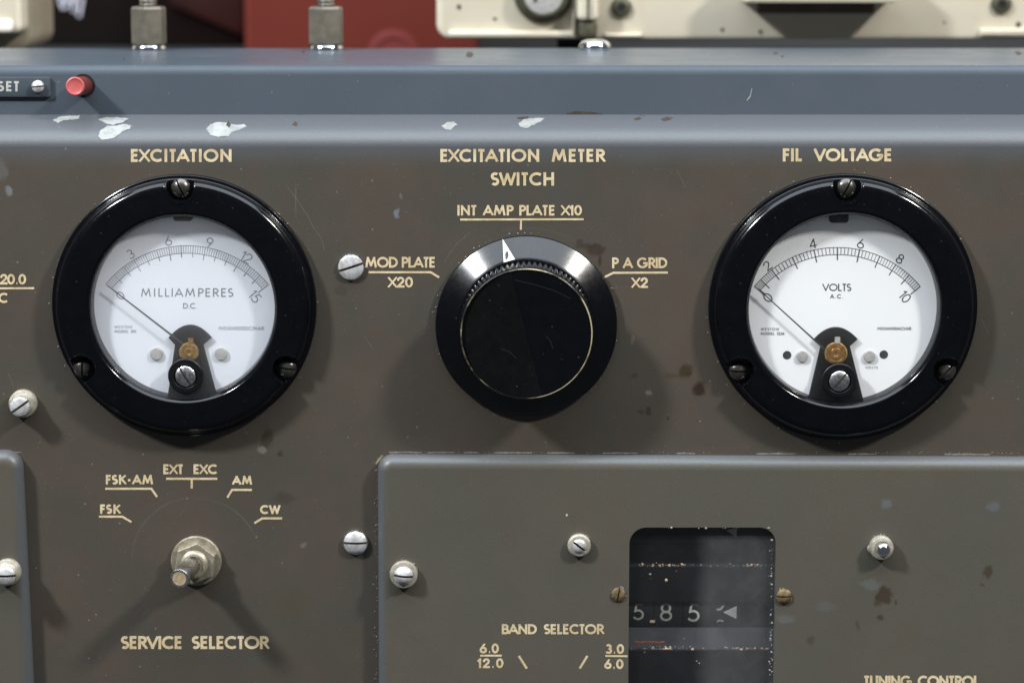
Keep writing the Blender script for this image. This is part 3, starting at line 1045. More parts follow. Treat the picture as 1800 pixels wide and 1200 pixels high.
legend(tun, SUBY, [('BAND SELECTOR', 882, 1062, 1096, 1114, 3.85, dict(gap=3.0))], label='cream lettering reading BAND SELECTOR')
legend(tun, SUBY, [('6.0', 843, 877, 1130, 1147.5, 3.85), ('12.0', 839, 885, 1156, 1173.5, 3.85)], [[(844, 1151.5), (882, 1151.5)]], 3.3, label='cream lettering reading 6.0 over 12.0')
legend(tun, SUBY, [('3.0', 1064, 1097, 1131, 1148.5, 3.85), ('6.0', 1062, 1096, 1157.5, 1175, 3.85)], [[(1064, 1152), (1103, 1152.5)]], 3.3, label='cream lettering reading 3.0 over 6.0')
legend(tun, SUBY, [], [[(912, 1152), (926, 1174)], [(1032.5, 1152), (1019, 1174)]], 4.0, name='index_mark')
legend(tun, SUBY, [('TUNING CONTROL', 1517, 1723, 1186.5, 1206, 4.4, dict(gap=2.8))], label='cream lettering reading TUNING CONTROL, cut by the picture edge')
COLL = [(24, 0), (24.5, 2), (24.5, 9), (23, 12), (17, 13)]
screw(tun, 710, 1007.5, SUBY, 16.5, -5, 9, 6, base=10, slot=5.0, depth=8, collar=COLL, label='domed slotted screw in a cream collar near the plate corner')
screw(tun, 1018, 956.5, SUBY, 12.5, -38, 4.5, 4, base=9, slot=4.0, depth=5.5, collar=[(20, 0), (20.5, 2), (20.5, 8), (18, 11), (12.5, 12)], label='small slotted screw in a cream collar above BAND SELECTOR')
screw(tun, 1087, 1044, SUBY, 12.5, 80, 3, 2, slot=3, depth=3, m=OLDBR, label='corroded brass screw at the left of the counter window')
screw(tun, 1378, 1047, SUBY, 13.5, 0, 4, 3, slot=3, depth=4, m=OLDBR, label='rusty brass screw at the right of the counter window')
screw(lef, 15, 1003, SUBY, 18, 0, 6, 7, base=26, slot=5, depth=7, label='slotted screw in a cream collar cut by the picture edge',
      collar=[(23, 0), (23.5, 2), (23.5, 10), (22, 13), (19, 14), (19, 19), (16, 23)])
# bright ball-ended pin
c = P(1548, 960, SUBY)
s = S(c)
mb = MB()
lathe(mb, c, [(20.5, 0), (21, 2), (21, 13), (19, 17), (14, 18), (13, 16)], s, 40)
pin = mb.build('ball_pin', COLLAR, tun, label='cream collar with a chrome ball in its middle')
mb = MB()
cc = c + Vector((2.2 * s, 0, -1.2 * s))
lathe(mb, cc, [(12, 16)] + [(12.5 * math.cos(t), 17 + 11 * math.sin(t)) for t in [math.pi / 2 * i / 10 for i in range(10)]] + [(0.2, 28)], s, 32)
mb.build('ball', CHROME, pin)
mb = MB()
lathe(mb, c + Vector((-17 * s, 0, -3 * s)), [(7, 0), (7, 5), (5, 6)], s, 14)
mb.build('tab', COLLAR, pin)
md = MB()
for i in range(62):     # chipped right and top edges of the window
    if rng.random() < .8:
        q = P(1357.5 - abs(rng.gauss(0, 2.2)), rng.choice((950, 965, 1005, 1030, 1075, 1110, 1128, 1165, 1190)) + rng.gauss(0, 7), SUBY + 0.0003)
    else:
        q = P(rng.uniform(1125, 1352), 927 + abs(rng.gauss(0, 1.0)), SUBY - 0.00005)
    grit(md, q, rng.choice((.6, .8, 1.1, 1.4, 2.4)) * 0.0002)
for px, py, r in ((710, 1007.5, 25), (1018, 956.5, 21), (1087, 1044, 14), (1548, 960, 21), (1378, 1047, 14)):
    for i in range(9):
        t = rng.uniform(0, 6.28)
        q = P(px + r * math.cos(t), py - r * math.sin(t), SUBY - 0.00005)
        grit(md, q, rng.choice((.8, 1.1, 1.5)) * 0.0002)
dd = md.build('dust', GRIT, tun, smooth=False)
dd['kind'] = 'stuff'

# ------------------------------------------------------------------ frequency counter behind the window
cnt = thing('frequency_counter', P(1232, 1075, 0.01), 'dusty black frequency counter reading 5.85 behind the cover window', 'counter')
mb = MB()
q0, q1 = P(1090, 912, 0.0), P(1376, 1330, 0.0)
for bx in (((q0.x - .004, -0.003, q1.z), (q0.x, 0.045, q0.z)), ((q1.x, -0.003, q1.z), (q1.x + .004, 0.045, q0.z)),
           ((q0.x - .004, -0.003, q0.z), (q1.x + .004, 0.045, q0.z + .004)), ((q0.x - .004, 0.045, q1.z), (q1.x + .004, 0.047, q0.z + .004))):
    box(mb, *bx)
mb.build('counter_case', HOLE, cnt, smooth=False)
RD, YD = 0.016, 0.026
zc = P(1232, 1077, YD - RD).z


def drum_y(z):
    return YD - math.sqrt(max(1e-9, RD * RD - (z - zc) ** 2))


for x0, x1 in ((1098, 1149), (1150.2, 1200), (1201.2, 1249), (1250.2, 1300)):
    mb = MB()
    a, b = P(x0, 1077, YD - RD).x, P(x1, 1077, YD - RD).x
    vs, fs = [], []
    for i in range(48):
        t = 2 * math.pi * i / 48
        vs += [(a, YD + RD * math.cos(t), zc + RD * math.sin(t)), (b, YD + RD * math.cos(t), zc + RD * math.sin(t))]
    for i in range(48):
        k = (i + 1) % 48
        fs.append((2 * i, 2 * i + 1, 2 * k + 1, 2 * k))
    fs += [tuple(2 * i for i in range(48)), tuple(2 * i + 1 for i in reversed(range(48)))]
    mb.add(vs, fs)
    wh = mb.build('number_wheel', DARK, cnt)
    k = Ink(YD - RD, 0.00006, drum_y)
    if x0 == 1098:
        k.text('5', 1113, 1133, 1060, 1089, 3.4)
    elif x0 == 1150.2:
        k.text('8', 1160, 1180, 1059, 1091, 3.8)
    elif x0 == 1201.2:
        k.text('5', 1209, 1228, 1060, 1092, 3.85)
    else:
        k.line([(1260, 1071), (1267, 1070), (1274, 1061)], 3.4)
        k.line([(1260, 1092), (1265, 1089.5), (1272, 1091)], 3.2)
    k.build('numeral', INKW, wh)
k = Ink(0.0078)
k.line([(1147, 1089), (1147.1, 1093.5)], 8.5)
k.build('decimal_point', GRITO, cnt)


def mask_bar(yt, yl, yb):
    """sloping slate plate with a narrow ledge where debris gathers"""
    pr = [(0.0085, P(0, yt, .0085).z), (0.0050, P(0, yl - 1, .0050).z), (0.0022, P(0, yl + 1, .0022).z), (0.0030, P(0, yl + 10, .003).z), (0.0088, P(0, yb, .0088).z), (0.014, P(0, yb - 8, .014).z), (0.014, P(0, yt + 4, .014).z)]
    mb = MB()
    vs = [(x, y, z) for x in (q0.x + .0002, q1.x - .0002) for y, z in pr]
    n = len(pr)
    fs = [(i, n + i, n + (i + 1) % n, (i + 1) % n) for i in range(n)] + [tuple(reversed(range(n))), tuple(range(n, 2 * n))]
    mb.add(vs, fs)
    o = mb.build('mask_plate', SLATE, cnt, angle=20)
    for m_, cnt_, rr in ((GRIT, 46, (.7, 1.0, 1.4, 2.0)), (GRITO, 30, (1.0, 1.6, 2.6, 4.0)), (GRITR, 9, (1.2, 1.8))):
        md = MB()
        for i in range(cnt_):
            px = rng.choice((rng.uniform(1112, 1350), rng.gauss(1180, 28), rng.gauss(1320, 16), rng.gauss(1150, 20)))
            px = min(1352, max(1110, px))
            q = P(px, yl - .5 - abs(rng.gauss(0, 2.0)) + (rng.uniform(0, 26) if rng.random() < .09 else 0), .0026)
            grit(md, q, rng.choice(rr) * 0.0002 * (1.0 if m_ is not GRITO else .8))
        if m_ is GRITR and yl > 1100:
            for j in range(24):
                q = P(1118 + j * 2.1, 1128 + rng.uniform(-1, 1), .0030)
                grit(md, q, rng.choice((1.6, 2.2)) * 0.0002)
        d = md.build('debris', m_, o, smooth=False)
        d['kind'] = 'stuff'


mask_bar(957, 995, 1056)
mask_bar(1102, 1141, 1204)
mb = MB()
lo = P(0, 900, .009).z
box(mb, (q0.x + .0002, .0085, P(0, 954, .0085).z), (q1.x - .0002, .013, q0.z))
mb.build('mask_plate', DARK, cnt, smooth=False)
for tri, m_ in (([(1272, 1076), (1295, 1065.5), (1294.5, 1087)], INKW), ([(1277, 931.5), (1296, 926), (1294.5, 944)], WHITE)):
    mb = MB()
    yy = 0.0068 if m_ is INKW else 0.0076
    prism(mb, [(P(x, y, yy).x, P(x, y, yy).z) for x, y in tri], yy, yy + 0.0006)
    mb.build('pointer', m_, cnt, smooth=False)
mb = MB()
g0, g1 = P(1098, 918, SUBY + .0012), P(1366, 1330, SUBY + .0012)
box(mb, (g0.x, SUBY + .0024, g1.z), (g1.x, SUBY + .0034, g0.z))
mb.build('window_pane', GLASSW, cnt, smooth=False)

# ------------------------------------------------------------------ round panel meters
YDIAL = -0.0014


def bezel_mesh(px, py, ro):
    c = P(px, py)
    s = S(c)
    prof = [(232, 0), (232, 9), (231.2, 12.5), (229, 14), (225.5, 14.6), (224.3, 16), (223.6, 20), (222.3, 25), (219.5, 29.5), (215.5, 32.6), (210, 34.6)]
    for r in range(206, 180, -3):
        prof.append((r, 34.6 + 2.2 * math.sin((210 - r) / 37 * math.pi / 2)))
    prof += [(ro + 7, 37), (ro + 5, 37.4), (ro + 3, 36.8), (ro + 1, 35.2), (ro - 2.5, 31), (ro - 3.6, 29), (ro - 4.2, 27), (ro - 7, 0), (ro - 7, -8)]
    # finer steps near the rim, for the screw recesses
    fine = [prof[0]]
    for a, b in zip(prof, prof[1:]):
        d = abs(a[0] - b[0])
        k = max(1, int(d / 1.6)) if a[0] > 178 else 1
        for j in range(1, k + 1):
            fine.append((a[0] + (b[0] - a[0]) * j / k, a[1] + (b[1] - a[1]) * j / k))
    seg = 900
    rec = [(math.radians(a)) for a in (90, 211, -31)]
    vs, fs = [], []
    for (r, h) in fine:
        for i in range(seg):
            t = 2 * math.pi * i / seg
            hh = h
            if r > 181:
                for a in rec:
                    d = (t - a + math.pi) % (2 * math.pi) - math.pi
                    if abs(d) < 0.22:
                        x = r * math.sin(d)
                        y = r * math.cos(d)
                        q = math.hypot(x, min(0, y - 210)) if y < 210 else abs(x) * (1 - 0.0 * (y - 210))
                        # a round pocket open to the rim
                        k = min(1, max(0, (23.5 - q) / 2.0))
                        k = k * k * (3 - 2 * k)
                        lip = math.exp(-((q - 25.5) / 1.6) ** 2) * 1.3
                        fl = min(h, 16.5)
                        hh = h * (1 - k) + fl * k + (lip if h > 24 else 0)
            k_ = 1 + (0.017 if px > 900 else 0) * min(1, max(0, (r - 178) / 20))
            vs.append(c + Vector((r * k_ * math.cos(t) * s, -hh * s, r * k_ * math.sin(t) * s)))
    for j in range(len(fine) - 1):
        for i in range(seg):
            k = (i + 1) % seg
            fs.append((j * seg + i, j * seg + k, (j + 1) * seg + k, (j + 1) * seg + i))
    return MB().add(vs, fs), c, s


def meter(idx, label, A):
    px, py = MET[idx]
    c = P(px, py)
    root = thing('panel_meter', c, label, 'meter', 'round panel meters')
    mb, c, s = bezel_mesh(px, py, OPN[idx])
    bz = mb.build('bezel', BLACK, root, angle=40)
    # mounting screws in the three pockets
    for a, sl in zip((90, 211, -31), A['slots']):
        t = math.radians(a)
        cc = c + Vector((math.cos(t) * (209 + 3.5 * idx) * s, 0, math.sin(t) * (209 + 3.5 * idx) * s))
        m1, m2 = MB(), MB()
        slotted_head(m1, m2, cc, 17, 8.5, 5, 3.2, 7, math.radians(sl), s, base=16.4)
        o = m1.build('mounting_screw', GUNM, root)
        m2.build('slot', HOLE, o, smooth=False)
    # dial
    mb = MB()
    cd_ = Vector((c.x, YDIAL, c.z))
    lathe(mb, cd_, [(171, -10), (171, 0)], s, 96, cap0=True)
    dial = mb.build('dial', A['dialm'], root, angle=30)
    ink, fa = A['ink'], A['faint']
    X0, Y0 = A['pivot']
    k = Ink(YDIAL, 0.00004)
    pt = lambda ang, r: (X0 + r * math.sin(math.radians(ang)), Y0 - r * math.cos(math.radians(ang)))
    maj = A['majors']
    a0, a1 = maj[0], maj[-1]
    R1, R2, R3 = A['radii']
    k.line([pt(a0 + (a1 - a0) * i / 60, R1) for i in range(61)], A['lw'])
    k.line([pt(a0 + (a1 - a0) * i / 60, R2) for i in range(61)], A['lw'])
    for i, a in enumerate(maj):
        k.line([pt(a, R1), pt(a, R3 - (3 if i % A['every'] == 0 else 0))], A['mw'])
        if i < len(maj) - 1:
            for j in range(1, A['sub']):
                b = a + (maj[i + 1] - a) * j / A['sub']
                k.line([pt(b, R1), pt(b, R2)], A['tw'])
    k.build('scale_marks', ink, dial)
    k = Ink(YDIAL, 0.00004)
    for s_, cx, cy, rot, h, wd in A['numbers']:
        k.text(s_, cx - wd / 2, cx + wd / 2, cy - h / 2, cy + h / 2, A['nw'], rot=math.radians(rot))
    k.build('numerals', ink, dial)
    k = Ink(YDIAL, 0.00004)
    for t in A['texts']:
        k.text(*t)
    k.build('dial_lettering', ink, dial)
    for grp in A['tiny']:
        k = Ink(YDIAL, 0.00004)
        for t in grp:
            k.text(*t)
        k.build('maker_lettering', fa, dial)
    # black bridge with fan-shaped head
    (bx, by), fan, waist, foot = A['bridge']
    Yb = YDIAL - 0.0012
    pts = []
    ftl, ftr, ftop = fan
    for i in range(15):
        u = i / 14
        x = ftl[0] + (ftr[0] - ftl[0]) * u
        y = ftl[1] + (ftr[1] - ftl[1]) * u - (ftl[1] - ftop) * (1 - (2 * u - 1) ** 2)
        pts.append((x, y))
    pts += [waist[1], foot[1], (foot[1][0], foot[1][1] + 14), (foot[0][0], foot[0][1] + 14), foot[0], waist[0]]
    w3 = [P(x, y, Yb) for x, y in pts]
    mb = MB()
    prism(mb, [(q.x, q.z) for q in w3], Yb, YDIAL - 0.0001)
    br = mb.build('bridge', BRDG, root, smooth=False)
    # needle
    (nx0, ny0), (nx1, ny1) = A['needle']
    Yn = YDIAL - 0.0022
    u = Vector((nx1 - nx0, ny1 - ny0)).normalized()
    v = Vector((-u.y, u.x))
    f0 = (nx0 - u.x * 24, ny0 - u.y * 24)
    outl = [(f0[0] + v.x * 1.6, f0[1] + v.y * 1.6), (nx1 + v.x * 0.9, ny1 + v.y * .9), (nx1 - v.x * .9, ny1 - v.y * .9), (f0[0] - v.x * 1.6, f0[1] - v.y * 1.6)]
    if A['tip']:
        t0 = (nx1 - u.x * 15, ny1 - u.y * 15)
        outl = [outl[0], (t0[0] + v.x * .9, t0[1] + v.y * .9), (t0[0] + v.x * 2.6, t0[1] + v.y * 2.6), outl[1], outl[2], (t0[0] - v.x * 2.6, t0[1] - v.y * 2.6), (t0[0] - v.x * .9, t0[1] - v.y * .9), outl[3]]
    mb = MB()
    w3 = [P(x, y, Yn) for x, y in outl]
    prism(mb, [(q.x, q.z) for q in w3], Yn, Yn + 0.0003)
    mb.build('needle', NEEDLE, root, smooth=False)
    # brass pivot with coil rings
    mb = MB()
    cp = P(*A['brass'], YDIAL - .0026)
    rb = A['rb']
    lathe(mb, cp, [(rb, -10), (rb, 0), (rb - 1.5, 2), (rb * .72, 2.5), (rb * .66, 1), (rb * .5, 1), (rb * .46, 3), (rb * .25, 3.4), (rb * .2, 2), (rb * .1, 1.6)], s, 36)
    pv = mb.build('pivot', A['brassm'], root)
    mb = MB()
    q = P(A['brass'][0] + 3, A['brass'][1] - rb - 4, YDIAL - .0030)
    box(mb, (q.x - 4.5 * s, q.y, q.z - 6 * s), (q.x + 4.5 * s, q.y + 0.0012, q.z + 4 * s))
    mb.build('pivot_tab', A['tabm'], pv, smooth=False)
    for (x, y) in A['studs']:
        mb = MB()
        lathe(mb, P(x, y, YDIAL), [(A['rs'], 0), (A['rs'], 3), (A['rs'] - 1.5, 4.9), (3, 5.4)], s, 28)
        mb.build('dial_stud', STUD, root)
    for (x, y) in A['holes']:
        mb = MB()
        lathe(mb, P(x, y, YDIAL - .00003), [(7.6, 0), (7.4, .3)], s, 24)
        mb.build('dial_hole', HOLE, root)
    # black clip at the top of the dial
    x, y = A['clip']
    mb = MB()
    q = P(x, y, YDIAL - .002)
    prism(mb, rrect(q.x - 17 * s, q.x + 17 * s, q.z - 11 * s, q.z + 20 * s, 6 * s, 5), q.y, YDIAL - .0001, .0003)
    mb.build('dial_clip', BRDG, root)
    # window and zero adjuster in it
    gy = -29 * s
    mb = MB()
    lathe(mb, Vector((c.x, gy, c.z)), [(OPN[idx] - 3.4, 0), (100, 1.0), (40, 1.6), (.1, 1.8)], s, 96, cap0=False, cap1=False)
    mb.build('window_glass', A['glass'], root, angle=30)
    x, y = A['zero']
    q = P(x, y, gy - .0008)
    ss = S(q)
    mb = MB()
    lathe(mb, q, [(31, -7), (31, -1.5), (29.5, 0), (22, .4), (21, -.5), (20.5, -3)], ss, 48)
    cup = mb.build('zero_adjuster', BRDG, root)
    m1, m2 = MB(), MB()
    slotted_head(m1, m2, q, 18, 4, 3.5, 3.6, 5, math.radians(A['zang']), ss, base=-2)
    sc_ = m1.build('adjuster_screw', NICKEL, cup)
    m2.build('slot', SLOT, cup, smooth=False)
    return root


meter(0, 'black rimmed round meter reading MILLIAMPERES under the EXCITATION lettering, needle at zero', dict(
    slots=(115, 88, -8), glass=GLASSH, dialm=DIALH, ink=INKL, faint=INKF, pivot=(328.5, 616), majors=[-50.6 + 101.4 * i / 15 for i in range(16)], radii=(184.3, 171, 164),
    lw=1.1, mw=1.1, tw=0.7, sub=5, every=3, nw=1.6,
    numbers=[('3', 229, 447, -30, 17, 9.5), ('6', 295, 423.5, -10, 17, 10), ('9', 367.5, 426, 10, 17, 10), ('12', 433, 452.5, 31, 18, 19), ('15', 448, 521, 51, 18, 19), ('0', 211, 520, -51, 16, 9)],
    texts=[('MILLIAMPERES', 248, 410, 506.5, 521.5, 1.9), ('D.C.', 322, 346, 532.5, 542, 1.3)],
    tiny=[[('WESTON', 201, 232, 572, 577, .9), ('MODEL 301', 201, 239, 579.5, 584.5, .9)], [('MR36W015DCMAR', 384, 464, 573.5, 580, 1.0)]],
    bridge=((333, 600), ((296, 593.5), (372, 593.5), 571), ((307.5, 606), (357, 606)), ((295, 694), (381, 694))),
    needle=((303, 590), (189, 502)), tip=False, brass=(332, 619), rb=17, brassm=BRASS, tabm=COPPER, studs=[(275, 621), (389, 621)], rs=11.5, holes=[],
    clip=(321, 378), zero=(326, 661), zang=-58))
meter(1, 'black rimmed round meter reading VOLTS under the FIL VOLTAGE lettering, needle at zero', dict(
    slots=(62, 0, 45), glass=GLASS, dialm=DIAL, ink=INKR, faint=INKL, pivot=(1472, 625), majors=[-50.2, -45.2, -37.4, -24.6, -12.5, 0, 11.8, 23.1, 32.7, 41.7, 50], radii=(190, 177.5, 168),
    lw=1.2, mw=1.7, tw=0.8, sub=6, every=20, nw=1.9,
    numbers=[('2', 1348.5, 467.5, -38, 17, 10), ('4', 1428, 428.5, -12, 17.5, 10.5), ('6', 1512, 428, 12, 17.5, 10), ('8', 1581.5, 454.5, 32, 17.5, 10), ('10', 1591, 521.5, 50, 18, 18), ('0', 1349, 524, -50, 18, 10)],
    texts=[('VOLTS', 1445.5, 1496.5, 498.5, 511.5, 2.0), ('A.C.', 1459, 1482, 517, 524.5, 1.3)],
    tiny=[[('WESTON', 1337, 1369, 576, 581, 1.0), ('MODEL 1234', 1337, 1379, 583.5, 588.5, 1.0)], [('MR36W010ACVAR', 1542, 1602, 574.5, 580, 1.0)], [('VOLTS', 1521, 1543, 643.5, 648, .9)]],
    bridge=((1469, 600), ((1431, 596), (1508, 596), 575), ((1442.5, 608), (1494, 608)), ((1421, 700), (1517, 700))),
    needle=((1431, 597), (1333, 508)), tip=True, brass=(1469.5, 621), rb=20, brassm=COPPER, tabm=STUD, studs=[(1410, 625.5), (1528, 625.5)], rs=10.5, holes=[(1383.5, 624), (1553.5, 623)],
    clip=(1475, 381), zero=(1475.5, 669.5), zang=50))

# ------------------------------------------------------------------ meter switch knob
c = P(925, 571.5)
s = S(c)
knob = thing('rotary_knob', c, 'large black rotary knob with white pointer mark, below the SWITCH lettering', 'knob')
mb = MB()
sk = [(150, 1.5), (158.5, 4), (159.5, 6), (159.5, 9), (158.3, 11.5)] + [(158.3 - i * 37.5 / 8, 11.5 + i * 25.0 / 8) for i in range(1, 9)] + [(119.5, 37), (117, 37)]
lathe(mb, c, sk, s, 160, cap0=True)
skirt = mb.build('skirt', KNOB, knob, angle=28)
nfl = 76


def flute(t, r, h):
    return 1.0 + 0.028 * abs(math.sin(t * nfl / 2)) - 0.018


mb = MB()
lathe(mb, c, [(118, 30), (117.5, 56), (116.5, 80), (114.5, 88)], s, nfl * 6, rfun=flute, cap1=False)
lathe(mb, c, [(115.5, 87), (115, 91.5), (113.6, 94.5)], s, 160, cap1=False)
body = mb.build('grip', KNOB, knob, angle=50)
# worn rim of the face
mb = MB()
lathe(mb, c, [(113.7, 94.3), (113.2, 95.6), (112.4, 96.2), (111.6, 95.9)], s, 160, cap1=False)
rimo = mb.build('worn_rim', WORN, knob, angle=60)
# face made of two halves meeting in a ridge
th_ = math.radians(90 + 14)
d_ = Vector((math.cos(th_), 0, math.sin(th_)))
nrm = Vector((-math.sin(th_), 0, math.cos(th_)))       # towards the left half
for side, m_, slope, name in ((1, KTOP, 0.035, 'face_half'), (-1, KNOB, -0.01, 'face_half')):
    mb = MB()
    pts = []
    for i in range(41):
        t = th_ + side * math.pi * i / 40
        pts.append((111.7 * math.cos(t), 111.7 * math.sin(t)))
    vs = []
    for (x, z) in pts:
        dist = abs(x * nrm.x + z * nrm.z)
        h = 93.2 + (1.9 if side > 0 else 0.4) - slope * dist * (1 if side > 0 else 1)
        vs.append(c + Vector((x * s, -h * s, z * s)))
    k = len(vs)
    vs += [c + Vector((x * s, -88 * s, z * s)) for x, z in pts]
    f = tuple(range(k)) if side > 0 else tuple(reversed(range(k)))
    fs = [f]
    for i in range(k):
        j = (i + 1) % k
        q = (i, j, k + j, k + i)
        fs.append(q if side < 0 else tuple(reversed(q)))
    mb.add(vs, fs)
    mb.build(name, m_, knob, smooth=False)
fy = c.y - 96.5 * s
SCK = mat('scratched plastic', (0.022, 0.022, 0.024), None, 60, 0.5)
for pts in ([(905, 492), (940, 500), (975, 511), (1003, 525)], [(880, 612), (895, 618), (908, 630)], [(960, 590), (968, 600), (972, 612)], [(985, 630), (990, 632)], [(880, 540), (884, 543)]):
    hl = Ink(fy, 0.0002)
    hl.line(pts, 0.6)
    hl.build('scratch', SCK, knob)
# white pointer mark set into the skirt cone
sb = BVHTree.FromPolygons([tuple(v) for v in MB().add([], []).v] or [tuple(v + WL[skirt.name]) for v in [q.co for q in skirt.data.vertices]], [tuple(p.vertices) for p in skirt.data.polygons])
chip('pointer_mark', [(883.6, 420.5), (905.5, 456), (885.5, 461.5)], WHITE, lift=0.00015, jit=0.1, parent=skirt, tree=sb)
chip('pointer_wear', [(889, 443), (893, 442), (894, 449), (892, 456), (888.5, 456), (888, 449)], KNOB, lift=0.00022, jit=0.4, parent=skirt, tree=sb)

# ------------------------------------------------------------------ service selector shaft (knob missing)
c = P(345.5, 984)
s = S(c)
sh = thing('selector_shaft', c, 'bare steel selector shaft with hex nut and washer, its knob missing', 'switch shaft')
mb = MB()
lathe(mb, c, [(43, 0), (44.5, 1.5), (44.5, 6), (43, 8), (30, 8.6)], s, 56)
mb.build('washer', TANM, sh)
mb = MB()
r6 = 38
hexp = [(r6 * math.cos(math.radians(60 * i + 22)), r6 * math.sin(math.radians(60 * i + 22))) for i in range(6)]
pts = [(c.x + x * s, c.z + z * s) for x, z in hexp]
prism(mb, pts, c.y - 26 * s, c.y - 8 * s, 2.2 * s)
mb.build('hex_nut', TANM, sh, angle=20)
tiltv = Vector((-0.13, -1, -0.02)).normalized()
ax_n = tiltv
ax_a = Vector((1, 0, 0)) - ax_n * ax_n.x
ax_a.normalize()
ax_b = ax_a.cross(ax_n) * -1
if ax_b.z < 0:
    ax_b = -ax_b
TF = (ax_a, ax_b, ax_n)
mb = MB()
thr = [(23, 20)]
for i in range(6):
    thr += [(22.5, 27 + i * 2.2), (24.2, 28.1 + i * 2.2)]
thr += [(22.5, 41), (20, 42), (17, 42), (16.5, 40)]
lathe(mb, c, thr, s, 40)
mb.build('threaded_bushing', TANM, sh, angle=60)


def dsec(t, r, h):
    # flat ground on the upper right of the outer end
    if h > 62:
        a = (t - math.radians(40) + math.pi) % (2 * math.pi) - math.pi
        if abs(a) < 1.0:
            return min(1.0, 0.56 / max(.2, math.cos(a)))
    return 1.0


mb = MB()
lathe(mb, c, [(16.2, 30), (16.2, 61.5), (16.2, 62.5), (16.2, 88), (16.2, 116), (15.2, 118)], s, 64, fr=TF)
o = mb.build('shaft', STEEL, sh, angle=50)
mb = MB()
lathe(mb, c, [(16.4, 112), (16.6, 117), (15.6, 118.6), (12.3, 118.9), (12.1, 118)], s, 64, fr=TF, cap1=False)
mb.build('shaft_rim', NICKEL, o)
mb = MB()
lathe(mb, c, [(12.2, 117.5), (12.0, 118.8), (9, 118.6)], s, 40, fr=TF)
mb.build('shaft_end', SHEND, o)

# ------------------------------------------------------------------ upper housing behind the ledge
housing = thing('upper_housing', (0, FASY, ZT), 'blue grey sheet metal housing strip above the control panel', 'equipment housing')
RE = 0.0035
ZH = P(900, 114.5, FASY + RE).z
YBK = 0.142
prof = [(FASY, ZT - 0.006), (FASY, ZT + 0.0004), (FASY, ZH - RE)]
prof += [(FASY + RE - RE * math.cos(t), ZH - RE + RE * math.sin(t)) for t in [math.pi / 2 * i / 14 for i in range(1, 15)]]
prof += [(YBK - .002, ZH), (YBK - .0006, ZH - .0006), (YBK, ZH - .002), (YBK, ZT - .01)]
vs, fs = [], []
nx = 60
HX0, HX1 = -0.29, 0.29
for i in range(nx + 1):
    x = HX0 + (HX1 - HX0) * i / nx
    vs += [(x, y, z) for y, z in prof]
n = len(prof)
for i in range(nx):
    for j in range(n - 1):
        fs.append((i * n + j, (i + 1) * n + j, (i + 1) * n + j + 1, i * n + j + 1))
fs.append(tuple(range(n)))
fs.append(tuple(reversed([nx * n + j for j in range(n)])))
mbh = MB().add(vs, fs)
hs = mbh.build('casing', FASC, housing, angle=30)
hb = BVHTree.FromPolygons([tuple(v) for v in mbh.v], mbh.f)
for ol in ([(819, 96), (823, 91), (829, 92), (832, 97), (827, 101), (821, 100)], [(1359, 93), (1366, 91), (1369, 95), (1362, 97)], [(1373, 98), (1379, 97), (1378, 102), (1373, 101)],
           [(1782, 93), (1790, 91), (1797, 94), (1790, 98)], [(215, 106), (219, 101), (221, 106)], [(529, 91), (537, 90), (534, 95)]):
    chip('rust_spot', ol, CHIPD, jit=1.0, parent=hs, tree=hb)
for ol in ([(1312, 176), (1318, 168), (1321, 155), (1322.5, 155), (1320, 170), (1313, 178)],):
    chip('scratch', ol, CHIPG, jit=.3, parent=hs, tree=hb)
chip('scuff', [(994, 200), (1010, 196), (1040, 197), (1062, 201), (1040, 202.5), (1005, 202.5)], CHIPD, jit=.8, lift=.00012, parent=hs, tree=hb)

# name plate with its screw
a, b = P(-170, 135.5, FASY), P(91, 170.5, FASY)
npl = thing('name_plate', P(40, 152, FASY), 'small slate name plate ending in SET, beside the red button', 'name plate')
mb = MB()
prism(mb, rrect(a.x, b.x, b.z, a.z, .0008, 5), FASY - .0014, FASY - .0001, .0003)
mb.build('plate', NAMEP, npl)
legend(npl, FASY - .0014, [('RESET', -34, 35, 143, 161, 3.85)], m=INKW, label='pale lettering of which only SET is in view')
screw(npl, 67, 152, FASY - .0014, 10.8, 5, 6, 5, slot=2.4, depth=4, label='small bright slotted screw')

# red push button
c = P(146.5, 151, FASY)
s = S(c)
btn = thing('push_button', c, 'faded red push button sticking out right of the name plate', 'button')
tv = Vector((-0.0, -1, 0.055)).normalized()
aa = Vector((1, 0, 0))
bb = Vector((0, tv.z, -tv.y)).normalized()
TB = (aa, bb, tv)
mb = MB()
lathe(mb, c, [(21, .4), (19.5, .6), (18.5, 0.3)], s, 40)
mb.build('button_hole', HOLE, btn)
mb = MB()
lathe(mb, c, [(16.3, 0.2), (16.3, 84)], s, 48, fr=TB, cap1=False)
o = mb.build('button_stem', REDD, btn)
mb = MB()
lathe(mb, c, [(16.3, 84), (16.3, 85.5), (15.4, 87), (13.8, 87.6), (13.2, 87.2), (5, 86.6), (.2, 86.4)], s, 48, fr=TB)
mb.build('button_cap', REDB, btn)


